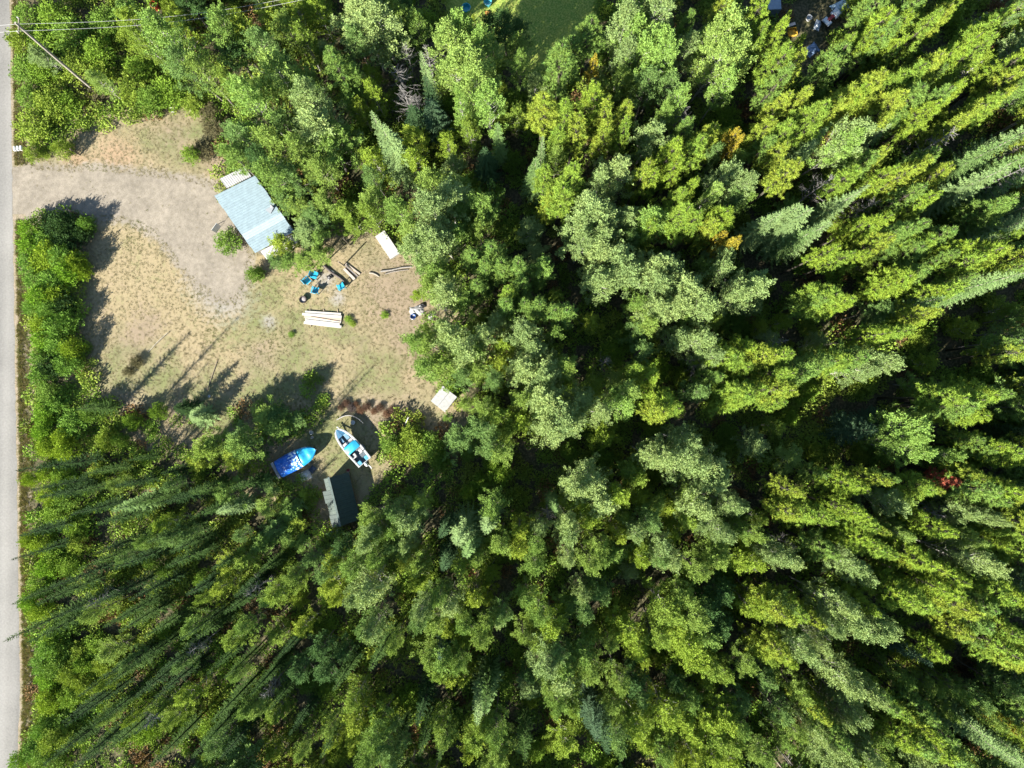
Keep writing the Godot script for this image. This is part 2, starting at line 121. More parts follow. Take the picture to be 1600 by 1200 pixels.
	"pg 46.2 4.9 12.7 1.20;pn 34.2 7.6 16.3 1.15;pg 36.8 7.8 12.6 1.00;pn 31.5 8.0 15.4 1.74;pn 33.1 8.6 14.0 1.38;pn 26.7 8.9 14.9 1.36",
	"pn 39.4 8.6 13.8 1.77;pn 40.5 8.8 13.5 1.19;rd 43.4 8.2 11.4 1.33;pn 44.5 7.6 13.4 1.78;pg 44.3 8.6 16.0 2.13;pn 46.1 8.7 16.1 1.92",
	"pn 48.2 9.2 14.9 1.75;pg 48.8 9.3 15.6 1.17;pg 45.9 9.6 14.9 1.76;ap 36.6 9.8 13.9 1.52;ab 37.9 10.1 12.6 1.02;pn 28.2 11.3 13.2 2.18",
	"pn 26.4 11.0 14.5 1.57;pn 29.2 11.2 16.2 1.34;pn 33.3 12.0 15.3 2.14;pn 33.9 12.3 16.3 1.34;pn 31.9 10.7 16.7 1.53;pn 39.2 11.3 13.1 1.19",
	"ap 44.5 11.6 12.3 1.37;ap 45.6 11.5 13.8 1.18;ap 45.8 11.7 14.8 0.83;ab 37.5 12.9 13.3 1.02;pg 40.5 12.5 12.4 1.40;pn 40.0 12.3 16.4 1.53",
	"pn 47.6 11.6 15.4 2.13;pn 47.3 12.5 13.4 1.78;pn 49.1 13.1 14.8 1.75;am 45.2 13.7 10.1 1.22;ab 44.4 13.9 13.1 1.19;pg 30.2 14.8 13.1 1.79",
	"pg 30.6 15.0 13.8 1.19;pn 33.3 13.8 17.0 2.10;pn 35.8 14.9 13.8 1.58;pn 32.8 13.2 15.7 1.55;pn 37.8 15.2 16.5 2.11;pn 39.9 16.2 14.4 1.76",
	"pn 37.6 15.8 13.7 1.58;ap 43.9 15.5 16.1 1.48;ap 45.8 16.3 13.8 1.18;pn 41.1 16.8 16.3 1.54;ap 26.0 15.3 12.8 1.53;ap 27.1 16.3 12.2 1.37",
	"ap 31.7 16.1 15.5 1.49;ap 33.0 16.9 14.5 1.34;am 51.8 7.8 9.2 1.23;pn 47.2 14.2 12.9 1.59;pn 48.9 14.9 14.7 1.56;pg 30.6 7.6 11.0 1.22",
	"am 51.3 0.7 12.0 1.35;H -54.6 20.9 2.4 1.44;R -55.3 22.7 3.3 1.15;R -54.3 23.8 3.1 1.30;H -52.6 26.5 3.1 1.43;H -51.2 25.3 2.5 1.43",
	"R -52.9 27.8 3.5 1.44;H -51.6 28.6 2.4 1.44;R -54.1 30.0 2.5 1.30;H -52.2 29.9 3.2 1.59;R -53.5 31.6 2.5 1.30;H -49.8 28.6 2.3 1.28",
	"H -49.2 29.9 2.8 1.27;H -49.1 32.0 3.1 1.27;H -50.6 30.9 3.4 1.27;R -53.0 34.1 3.3 1.44;H -52.2 36.2 2.3 1.60;R -53.7 37.0 3.2 1.15",
	"H -52.5 38.2 3.4 1.58;R -55.0 39.7 2.5 1.45;H -53.2 40.3 3.3 1.59;H -51.0 37.9 2.6 1.43;R -56.5 40.7 2.8 1.01;H -48.0 27.9 2.2 1.44",
	"H -46.7 29.8 3.3 1.27;H -50.7 33.5 2.9 1.43;am -44.3 22.2 10.4 1.16;st -41.4 22.6 11.3 0.83;st -39.9 21.7 12.7 0.77;st -41.7 20.0 11.9 0.88",
	"by -31.7 19.9 8.3 1.21;st -28.6 19.7 10.7 0.92;by -33.5 21.0 8.1 0.81;am -34.1 23.4 9.4 1.30;st -32.4 23.9 10.5 0.92;by -30.3 25.3 8.3 1.48",
	"am -28.7 23.8 9.2 1.17;am -35.3 27.4 8.8 1.18;st -30.5 26.7 12.5 0.77;am -30.0 28.8 8.1 1.05;st -35.4 28.9 13.0 0.94;by -34.9 31.0 8.6 1.47",
	"by -38.0 32.8 7.2 1.63;st -38.3 33.2 11.1 0.96;by -36.5 33.7 8.9 1.07;am -43.9 27.0 7.7 1.45;am -41.3 27.7 8.6 1.18;st -40.8 28.1 11.9 0.88",
	"st -38.6 26.5 11.9 0.76;by -43.6 29.8 8.5 1.07;st -44.1 31.6 13.0 0.84;am -43.8 33.5 7.8 1.06;by -40.8 33.5 8.4 0.81;st -43.5 35.7 12.6 0.88",
	"st -44.9 37.1 10.5 0.94;st -36.3 36.0 11.9 0.91;am -31.2 35.0 10.8 1.41;st -29.1 34.9 12.6 0.99;by -33.0 38.0 6.9 1.36;am -30.3 38.2 7.8 1.45",
	"am -28.6 32.2 9.3 1.30;sw -3.3 30.1 12.9 1.50;sw -4.1 30.9 13.8 1.16;by -25.4 20.3 9.7 1.46;by -24.4 20.1 6.9 1.09;by -19.8 19.3 9.5 1.46",
	"ap -15.4 18.8 14.2 1.85;ap -16.4 19.5 13.2 1.36;by -19.2 20.9 9.0 0.93;by -23.1 24.3 7.4 1.22;st -24.0 25.6 11.4 0.76;am -15.1 22.5 13.6 1.33",
	"ap -14.6 23.0 14.1 1.35;am -13.1 25.0 11.0 1.06;by -17.4 31.4 9.4 1.33;by -17.0 33.2 9.7 1.72;by -17.6 35.3 8.1 1.35;by -17.7 37.2 6.9 0.82",
	"am -14.5 33.6 13.0 1.63;by -14.3 33.7 9.4 1.57;am -13.2 34.6 11.8 1.65;am -14.8 35.6 12.9 1.48;am -12.6 35.9 12.1 1.35;H -12.4 33.4 2.4 1.28",
	"H -12.9 34.7 2.5 1.43;am -10.0 22.4 12.5 1.34;ap -9.4 20.5 15.1 1.17;ap -7.3 20.7 12.6 1.54;am -8.1 19.5 13.7 1.18;am -8.9 22.7 10.1 1.52",
	"by -7.4 23.9 8.9 1.42;by -5.9 25.4 8.2 1.11;am -5.5 22.6 11.4 1.35;am -3.4 22.4 12.0 1.20;am -4.1 23.7 13.0 1.19;am -6.0 21.9 9.9 1.22",
	"by -4.5 20.2 11.0 1.39;by -3.4 21.0 8.1 0.95;am -2.0 21.5 11.8 1.20;am -7.5 26.3 11.2 1.96;by -8.2 27.9 10.0 1.71;by -7.3 28.8 8.4 1.42",
	"am -6.1 26.6 12.4 1.19;am -9.1 26.6 9.9 1.37;sp -7.9 25.5 11.6 1.18;by -8.2 33.7 9.6 1.41;am -7.4 33.9 12.0 1.35;by -4.8 34.2 11.1 1.70",
	"by -5.2 35.9 10.1 1.40;by -4.1 33.0 11.7 1.38;am -2.4 33.2 13.5 1.33;am -2.0 35.9 10.8 1.51;am -3.3 37.4 10.8 1.36;st -26.1 28.6 13.0 0.87",
	"am -27.0 31.9 9.0 1.44;by -26.3 33.5 6.8 1.23;bd -23.2 28.6 7.6 1.56;bd -20.6 28.6 7.6 1.56;bd -19.0 27.1 5.7 1.43;bd -21.1 26.1 7.9 1.40",
	"am -19.9 34.6 8.4 1.18;by -19.8 35.8 8.8 0.94;am -22.7 36.3 9.5 1.04;by 3.2 22.6 12.0 1.83;am 1.8 21.4 12.4 1.34;by 1.7 25.2 9.7 1.56",
	"am 3.3 24.8 13.1 1.78;ap 3.0 25.8 14.8 1.84;am 4.6 26.1 13.0 1.78;am 6.3 25.7 12.4 1.64;am 7.2 26.7 13.1 1.48;ap 4.1 28.1 13.2 1.87",
	"am 2.8 28.4 11.6 1.35;am 4.9 30.9 9.5 1.53;by 5.3 31.1 10.8 0.93;am 3.5 30.1 12.6 1.19;by 10.7 23.4 11.8 1.68;by 10.1 23.5 8.4 1.42",
	"by 12.1 25.4 10.3 1.40;by 12.6 26.6 9.6 0.94;am 9.3 25.2 9.7 1.22;by 7.3 24.2 8.9 1.26;am 6.5 21.1 13.5 1.18;by 14.8 21.4 12.2 1.98",
	"by 16.0 23.2 9.8 2.03;by 14.1 23.6 11.7 1.53;by 17.1 24.5 11.5 2.00;by 18.4 26.3 10.4 2.02;by 19.6 27.2 10.9 1.54;by 21.1 28.0 9.1 1.41",
	"by 16.9 26.1 9.5 1.56;am 19.3 23.9 10.1 1.98;am 17.7 22.0 12.8 1.78;bd 20.8 23.0 9.4 1.69;bd 19.4 21.2 10.0 1.83;am 16.7 19.6 11.9 1.65",
	"bd 21.2 20.2 9.0 1.70;by 24.3 21.4 9.4 1.41;by 24.6 20.3 10.9 1.23;by 25.5 22.3 9.2 0.94;by 24.7 25.3 10.6 1.39;by 25.4 26.0 10.9 1.08",
	"bd 11.7 29.1 9.0 1.69;am 10.0 28.2 12.3 1.19;am 12.6 30.5 9.6 1.38;by 10.6 32.4 9.6 1.72;by 11.7 33.1 11.7 1.53;by 13.2 35.6 8.8 1.42",
	"am 9.6 31.1 9.6 1.38;by 13.3 33.1 8.3 1.42;by 15.0 31.8 11.6 1.69;by 15.4 34.2 9.0 1.73;by 16.8 33.0 10.4 1.71;am 14.5 35.5 11.3 1.35",
	"by 15.7 36.7 11.4 1.38;by 17.8 34.3 10.4 1.71;by 19.1 32.5 10.8 1.85;am 17.6 31.1 9.8 1.68;by 20.5 32.0 11.9 1.84;by 19.8 33.7 11.6 1.69",
	"am 21.8 32.7 12.1 1.34;by 21.2 34.5 11.8 1.68;by 19.7 36.0 11.0 1.70;by 21.1 36.6 11.4 1.69;by 17.6 36.0 11.7 1.53;am 22.9 34.8 12.1 1.34",
	"am 23.0 31.2 9.4 1.38;sp 7.5 32.8 12.5 1.68;sp 8.5 33.9 12.8 1.51;am 24.9 28.7 10.3 1.37;am 25.1 36.8 9.6 1.38;am 23.1 26.9 10.9 1.36",
	"ap 6.1 19.3 12.1 1.03;am 7.9 19.3 11.0 1.36;am 8.6 20.4 9.4 1.07;bd 0.9 28.8 7.9 1.24;am 0.2 24.6 9.0 1.08;am 0.5 19.9 11.3 1.35;bd 16.2 29.8 8.1 1.24",
	"am 9.8 34.3 12.6 1.34;H 1.8 39.3 2.7 1.11;H 3.3 38.5 2.4 0.96;H 1.3 33.4 3.5 0.95;pn 25.1 20.5 16.4 1.73;pn 27.2 20.9 13.7 1.78;pn 28.6 21.4 14.4 1.37",
	"pn 33.1 19.7 12.8 1.59;pn 33.3 19.9 15.5 1.16;am 26.2 20.0 13.0 1.18;ap 31.3 21.2 15.7 1.99;ap 33.0 21.6 15.9 1.82;ap 34.2 21.9 16.2 1.65",
	"ap 30.5 20.0 16.3 1.48;ap 29.9 22.0 15.5 1.33;ap 36.2 21.8 13.5 1.01;am 35.2 21.0 12.3 1.34;pn 36.0 18.6 15.8 2.12;pn 37.4 19.2 16.0 2.12",
	"pn 40.0 20.2 13.5 1.58;pn 41.8 18.6 14.2 2.16;pn 40.2 18.1 15.8 1.54;pn 42.8 20.1 15.1 1.94;pg 44.7 19.8 14.5 1.97;pn 45.9 18.6 15.4 1.94",
	"pn 48.5 19.4 13.7 2.17;pg 50.2 21.0 12.6 1.40;pg 44.2 21.5 14.7 1.96;pn 47.1 22.1 13.0 1.99;pn 46.8 22.2 16.7 1.72;pn 42.8 22.4 14.0 1.57",
	"pg 44.6 23.7 12.7 1.20;pg 50.0 23.8 12.3 1.00;pn 47.7 24.5 15.6 2.13;pn 46.4 24.0 15.1 2.14;pn 49.1 25.9 14.5 1.57;ap 27.3 23.6 14.9 1.50",
	"ap 27.9 24.7 14.2 1.18;ap 30.2 24.4 12.4 1.03;am 27.4 23.7 11.1 1.21;pn 25.2 24.4 14.5 1.57;pn 26.5 25.6 13.3 1.19;ap 31.0 27.2 16.0 1.65",
	"ap 32.9 29.0 12.5 1.54;ap 32.6 29.9 14.4 1.34;ap 32.3 31.5 12.6 1.02;ap 33.9 28.1 15.1 1.50;pg 35.0 29.0 15.2 1.76;pn 36.1 29.6 15.6 1.55",
	"pn 38.0 31.0 14.1 1.77;pn 38.7 31.5 16.0 1.73;pg 40.5 31.9 15.4 1.56;pg 38.9 30.2 14.8 1.57;pn 39.9 33.3 15.7 2.13;pg 38.2 32.9 15.7 2.13",
	"pn 36.9 32.5 15.1 1.95;pg 41.7 34.2 14.9 2.15;pn 43.3 35.4 13.8 1.58;am 37.9 33.1 9.7 1.37;am 35.9 33.4 12.4 1.34;am 41.8 29.1 10.3 1.22",
	"am 38.7 28.5 10.7 1.36;pn 40.9 24.9 13.1 1.59;sp 39.9 25.7 12.3 1.18;ap 29.5 31.7 13.0 1.02;pn 30.2 32.1 13.1 1.59;pg 30.0 31.9 16.5 1.54",
	"pn 29.3 30.7 13.9 1.38;ap 29.5 33.1 15.0 1.33;ap 31.0 34.3 14.2 1.51;ap 33.5 34.1 12.6 1.54;ap 33.0 33.7 15.8 1.32;ap 31.4 35.5 14.0 1.85",
	"pn 32.6 34.9 15.6 1.74;am 35.4 35.4 13.6 1.62;ap 39.7 35.3 12.2 1.37;ap 40.3 35.7 13.2 1.53;ap 41.6 36.6 13.1 1.19;sw 45.0 32.5 12.9 1.50",
	"sw 45.1 33.1 14.8 1.15;sw 46.8 34.2 13.9 1.49;sw 48.6 35.2 13.2 1.50;sw 50.0 36.1 13.9 1.49;am 46.2 31.4 13.0 1.19;po 48.2 32.2 12.3 1.15",
	"pn 48.0 32.1 14.1 0.98;am 45.8 29.8 11.9 1.20;pg 49.6 30.3 12.8 1.80;am 49.2 29.3 11.3 1.36;am 51.8 32.8 9.8 1.22;pn 49.2 33.2 14.2 1.18",
	"am 26.7 31.5 10.7 1.36;am 28.5 29.8 11.0 1.36;am 29.2 30.8 11.9 1.20;am 27.4 33.1 11.8 1.20;am 26.9 35.0 10.0 1.22;am 43.1 31.3 11.0 1.06",
	"am 43.7 29.3 12.3 1.04;st -47.8 6.7 15.0 0.93;st -48.4 8.9 12.0 0.75;st -48.2 9.8 11.0 0.91;st -50.8 13.8 10.0 0.90;st -50.9 16.0 11.0 0.67",
	"st -47.9 22.4 16.0 1.02;st -47.9 23.6 13.0 1.00;st -52.2 21.0 9.0 0.61;st -47.7 20.2 12.0 0.95;st -45.2 18.1 14.0 0.86;st -45.5 21.4 12.0 0.88",
	"st -43.0 16.5 13.0 0.84;st -41.8 15.1 12.0 0.83;st -36.3 13.9 13.0 1.03;st -38.9 16.2 14.0 1.03;st -34.5 15.0 12.0 1.01;st -41.8 12.3 12.0 1.01",
	"st -45.0 11.5 11.0 0.86;st -39.5 22.8 12.0 1.01;st -38.0 19.5 13.0 0.85;st -37.0 23.4 12.0 0.88;st -45.6 34.9 14.0 0.96;st -45.1 34.6 13.0 1.00",
	"st -41.6 31.8 13.0 0.82;st -40.3 34.2 12.0 1.03;st -41.6 27.7 11.0 0.78;st -37.8 29.2 12.0 0.99;st -32.1 35.0 12.0 1.05;st -30.2 31.6 12.0 1.05",
	"st -26.1 28.5 12.0 0.85;st -14.3 25.7 14.0 1.15;st -9.8 30.9 14.0 1.20;st -3.3 29.2 15.0 0.97;st -7.7 34.2 14.0 1.11;st -9.8 34.7 12.0 0.97",
	"st -19.5 35.0 12.0 0.88;st -22.6 32.8 12.0 0.81;st -24.9 30.8 11.0 0.71;st -29.8 28.1 10.0 0.72;st -33.3 19.5 11.0 0.97;st -30.8 16.9 11.0 0.79",
	"st -37.8 10.7 10.0 0.67;st -41.7 8.9 9.0 0.73;st -41.5 6.4 7.0 0.53;st -38.0 7.8 7.0 0.59;st -44.4 7.5 10.0 0.74;st -45.3 9.4 10.0 0.68",
	"st -33.4 23.6 12.0 0.73;st -35.3 26.7 12.0 1.00;st -29.5 21.3 11.0 0.88;st -44.1 29.6 11.0 0.73;st -45.0 31.7 12.0 0.89;st -18.3 28.5 12.0 0.92",
	"st -12.6 35.2 12.0 0.89;st 0.5 34.7 13.0 1.10;st -46.4 0.9 8.0 0.95;st -37.6 0.9 4.8 1.25;am -29.8 4.8 7.6 1.90;H -38.1 35.8 2.3 1.25",
	"H 55.0 22.9 2.6 1.22;H 47.0 26.8 3.6 1.08;H 51.4 -2.9 3.7 1.42;H 15.2 28.5 3.6 1.11;H -40.1 -45.0 3.3 1.06;H 23.2 18.2 3.1 1.51;H -3.1 6.9 3.4 0.99",
	"H 49.1 -43.5 3.1 1.11;H 14.6 -43.9 2.6 1.10;H 44.9 -6.8 2.7 1.24;H -1.5 -32.4 3.4 1.40;H 13.1 -41.6 3.1 1.36;H 55.6 -17.0 3.5 1.57",
	"H -46.7 22.1 3.4 1.28;H 48.9 -21.1 2.7 1.47;H -2.2 -35.2 3.1 1.09;H 30.0 1.9 3.8 1.12;H 50.7 -41.3 3.8 1.20;H 54.7 16.7 3.5 1.47;H 55.1 2.9 2.7 0.96",
	"H -21.6 22.2 2.6 1.20;H 55.9 8.6 3.1 1.37;H -0.6 -27.0 3.7 1.24;H 38.2 6.3 2.6 1.06;H -40.8 36.6 3.8 1.24;H 43.6 -19.2 4.0 1.13;H 50.2 6.5 3.6 1.55",
	"H 25.4 -8.1 2.5 1.05;H -24.8 22.5 3.1 1.02;H -39.2 -43.9 3.4 1.13;H -28.2 -43.8 2.2 1.37;H 55.6 -29.2 3.2 1.35;H -23.7 31.6 3.3 1.40",
	"H 53.8 11.7 3.0 1.29;H 18.0 -22.6 2.3 0.98;H 9.4 6.7 4.0 1.33;H 39.5 39.7 3.1 1.20;H -42.3 37.4 3.1 1.42;H 5.6 5.8 3.2 0.98;H -41.7 18.2 2.8 0.99",
	"H 32.7 5.8 4.0 1.06;H 17.8 -2.6 3.7 1.13;H 44.6 -43.0 3.2 1.50;H -34.6 36.9 3.1 1.43;H -14.6 39.8 2.5 1.53;H 45.9 6.2 2.6 1.33;H 51.7 6.0 2.5 1.04",
	"H 15.2 -41.6 2.2 1.16;H 38.1 -44.5 3.8 1.33;H 54.5 39.0 2.5 1.04;H 47.4 -22.4 2.8 0.97;H -20.5 39.5 2.9 1.49;H 53.8 15.0 2.5 1.20;H 21.4 14.2 3.3 1.60",
	"H -40.3 19.5 2.5 1.02;H 15.2 -38.4 2.6 1.30;H -4.4 -8.7 3.9 1.33;H 1.1 -31.5 2.9 0.95;H 17.6 29.5 3.8 1.32;H 15.0 2.8 2.7 1.23;H 19.3 -24.2 2.6 1.55",
	"H -40.1 13.9 2.7 1.24;H -5.3 -24.7 2.5 1.57;H 27.4 -13.0 2.6 1.44;H 54.6 -27.0 3.5 1.18;H 55.7 6.5 3.8 1.36;H 23.7 -32.2 2.4 1.59;H 34.4 -33.4 3.4 1.47",
	"H 33.9 -11.2 2.5 1.46;H 19.7 39.7 2.8 1.28;H 42.0 40.4 2.9 1.07;H 43.0 28.3 2.6 1.11;H 41.8 -8.4 3.4 1.43;H 23.0 19.9 2.8 1.01;H -14.6 37.8 2.3 1.10",
	"H 51.0 18.2 2.4 1.04;H 32.0 -1.1 3.5 1.43;H -40.0 26.2 2.6 1.00;H -6.9 -30.4 3.9 1.30;H 38.7 -2.5 3.1 1.57;H 40.1 5.8 3.6 1.60;H 48.3 0.5 2.3 1.35",
	"H 14.9 8.1 3.1 1.53;H 51.0 -25.0 3.7 1.48;H -10.8 -43.7 2.5 1.35;H 23.9 -14.4 3.3 1.01;H 9.9 -40.4 3.8 1.57;H 29.7 -19.7 3.5 0.98;H -7.9 -1.2 2.3 1.28",
	"H -2.1 8.1 4.0 1.38;H 19.6 -21.8 2.6 1.17;H 34.5 38.1 2.6 1.01;H 15.6 -3.5 3.5 1.48;H 16.0 -26.1 3.8 1.23;H 27.3 27.5 3.1 1.31;H 52.3 11.1 3.7 1.48",
	"H -1.7 31.3 2.4 1.31;H -21.6 32.0 3.9 1.30;H 23.3 3.9 2.7 1.18;H 24.3 -9.0 2.9 1.44;H -0.7 -33.8 3.6 1.53;H -0.8 -7.9 2.5 1.28;H -11.1 27.5 3.5 1.53",
	"H -5.7 5.7 3.7 1.06;H -35.4 20.0 3.8 1.06;H 5.5 -1.1 2.8 1.49;H 52.9 -32.5 2.4 0.92;H -17.0 -43.6 2.5 1.56;H -33.0 -44.9 2.2 0.99;by 50.6 -5.4 4.9 1.03",
	"by -11.1 19.2 6.0 1.50;by -3.3 19.0 4.4 1.42;by 35.2 -19.9 4.3 1.27;by 7.8 -1.6 6.3 1.57;by 32.8 25.7 5.1 1.43;by 7.5 -8.5 6.8 1.31",
	"by 55.8 -37.8 5.0 1.55;by 18.6 4.8 6.7 1.39;by 53.0 -9.9 6.0 1.23;by 42.9 -25.6 4.3 1.35;by 4.0 -11.1 6.6 1.03;by 50.4 -36.8 6.0 1.42",
	"by -22.4 -44.2 5.4 1.27;by 23.9 14.9 7.3 1.61;by 12.8 10.1 7.3 1.61;by 21.2 -9.0 5.6 1.59;by -12.3 17.4 6.8 1.58;by 31.5 -11.6 6.1 1.31",
	"by 45.0 -30.9 7.0 1.18;by 1.8 23.7 6.0 1.68;by -37.7 -41.1 7.4 1.25;by 28.7 -8.4 5.8 1.18;by 9.0 3.9 5.6 1.67;by 53.1 36.3 4.5 1.37",
	"by 22.3 -28.5 7.1 1.53;by 19.8 29.8 7.5 1.19;by -26.7 38.3 5.5 1.43;by 4.6 36.5 6.9 1.65;by 55.9 -24.2 5.2 1.52;by -37.7 -44.0 4.1 1.62",
	"by -6.1 29.9 6.6 1.26;by 16.6 -14.3 4.4 1.26;by 19.0 18.8 5.5 1.08;by 26.7 -8.1 4.1 1.00;by -26.5 25.7 5.0 1.41;by 42.5 9.7 4.9 1.35",
	"by 56.4 -41.4 4.5 1.22;by -0.3 -31.0 6.9 1.50;by 45.0 -4.1 4.4 1.12;by 24.7 -38.7 6.2 1.50;by 38.7 23.3 5.4 1.01;by 27.4 2.8 6.7 1.10",
	"by 22.4 -41.4 6.0 1.15;by 9.4 17.3 6.2 1.02;by -8.0 36.9 4.8 1.08;by 43.0 38.5 5.8 1.43;by 37.4 -14.8 6.1 1.07;by 48.6 -7.8 5.6 1.16",
	"by 13.5 27.7 4.1 1.35;ab -43.8 -42.9 6.1 1.44;ab 29.9 6.4 4.9 1.65;ab 5.8 32.5 5.9 1.42;ab 54.6 -33.1 7.0 1.53;ab 32.8 39.3 4.4 1.57",
	"ab -46.4 -35.0 7.0 1.10;ab 26.1 38.9 5.7 1.30;ab -38.3 -37.8 5.6 1.50;ab -27.3 21.3 6.6 1.08;ab 30.1 -21.4 4.2 1.58;ab 53.4 -5.5 7.3 1.36",
	"ab 19.8 11.8 6.7 1.46;ab 10.5 -2.1 4.3 1.19;ab 26.5 29.1 5.5 1.23;ab 46.3 -35.6 6.7 1.22;ab 42.8 -1.8 5.1 1.11;ab -6.9 -23.6 5.8 1.28",
	"ab 4.8 22.8 5.3 1.62;ab -0.1 36.8 5.2 1.23;ab 10.3 35.9 5.7 1.54;ap 54.1 -37.8 7.4 1.70;ap 32.2 37.5 5.9 1.64;ap -7.3 -25.8 5.3 1.43",
	"ap 12.3 18.7 4.8 1.09;ap 53.6 21.9 7.1 1.35;ap 8.2 -35.7 4.9 1.10;ap 1.6 -34.8 6.7 1.41;ap -53.1 -38.4 6.1 1.29;ap 10.0 -30.5 5.3 1.17",
	"ap 0.8 30.8 6.1 1.53;ap -2.1 23.4 6.5 1.05;ap 1.9 -16.7 5.1 1.29;ap 46.3 39.6 5.8 1.03;ap 25.3 -10.1 5.9 1.03;ap -21.3 -38.5 5.7 1.34",
	"ap 1.3 -18.2 6.5 1.58;ap 31.9 -6.0 7.1 1.15;ap 27.5 -6.4 5.3 1.21;ap 24.8 4.5 7.4 1.62;ap 54.9 19.5 5.0 1.58",
]
const DRIVE := [Vector2(-59.5, -27.2), Vector2(-56.3, -26.9), Vector2(-52.5, -26.6), Vector2(-48.8, -26.7), Vector2(-45.0, -26.2), Vector2(-41.2, -25.8), Vector2(-37.8, -25.3), Vector2(-35.2, -24.2), Vector2(-34.3, -22.0), Vector2(-33.2, -19.9), Vector2(-31.8, -17.3), Vector2(-31.8, -15.2), Vector2(-32.4, -13.3), Vector2(-33.6, -11.8), Vector2(-35.2, -12.1), Vector2(-36.9, -13.5), Vector2(-38.4, -15.0), Vector2(-39.9, -16.8), Vector2(-41.3, -18.6), Vector2(-43.0, -20.2), Vector2(-45.3, -21.3), Vector2(-47.9, -21.7), Vector2(-50.9, -21.6), Vector2(-54.7, -21.4), Vector2(-57.3, -21.6), Vector2(-59.4, -21.2)]
const YARD := [Vector2(-59.1, -31.5), Vector2(-54.1, -32.2), Vector2(-49.6, -34.5), Vector2(-43.6, -34.4), Vector2(-36.1, -35.5), Vector2(-33.0, -29.5), Vector2(-30.7, -22.0), Vector2(-25.4, -19.7), Vector2(-18.7, -21.9), Vector2(-12.8, -18.9), Vector2(-8.3, -15.2), Vector2(-6.8, -9.3), Vector2(-6.8, -1.8), Vector2(-6.1, 2.6), Vector2(-9.7, 5.5), Vector2(-15.6, 8.5), Vector2(-18.6, 12.9), Vector2(-23.0, 16.6), Vector2(-25.2, 11.4), Vector2(-30.4, 12.2), Vector2(-35.7, 7.0), Vector2(-45.4, 5.6), Vector2(-51.3, 4.8), Vector2(-55.8, 4.8), Vector2(-57.4, 8.5), Vector2(-57.8, -9.3), Vector2(-58.5, -20.6)]
const LAWN := [Vector2(-9.1, -49.8), Vector2(9.6, -49.7), Vector2(9.2, -45.1), Vector2(6.6, -39.9), Vector2(3.6, -36.9), Vector2(-0.9, -38.4), Vector2(-8.4, -42.2)]
const OPEN_GROUND := [Vector2(-49.6, -31.8), Vector2(-38.3, -32.9), Vector2(-34.9, -28.8), Vector2(-34.8, -22.0), Vector2(-27.7, -17.5), Vector2(-18.0, -20.4), Vector2(-12.8, -18.2), Vector2(-11.3, -13.7), Vector2(-10.9, -4.8), Vector2(-8.3, -1.8), Vector2(-9.0, 2.2), Vector2(-15.7, 1.1), Vector2(-15.7, 5.5), Vector2(-16.7, 8.9), Vector2(-19.0, 8.9), Vector2(-20.4, 15.1), Vector2(-23.0, 12.9), Vector2(-23.4, 8.5), Vector2(-27.5, 5.5), Vector2(-22.3, 1.1), Vector2(-22.7, -3.3), Vector2(-28.3, 0.0), Vector2(-32.7, 1.1), Vector2(-35.7, 1.5), Vector2(-39.4, 2.2), Vector2(-43.9, 1.5), Vector2(-49.2, -0.4), Vector2(-49.9, -9.3), Vector2(-49.7, -16.8), Vector2(-49.4, -21.7), Vector2(-51.7, -24.3), Vector2(-56.3, -25.1), Vector2(-56.3, -29.6)]

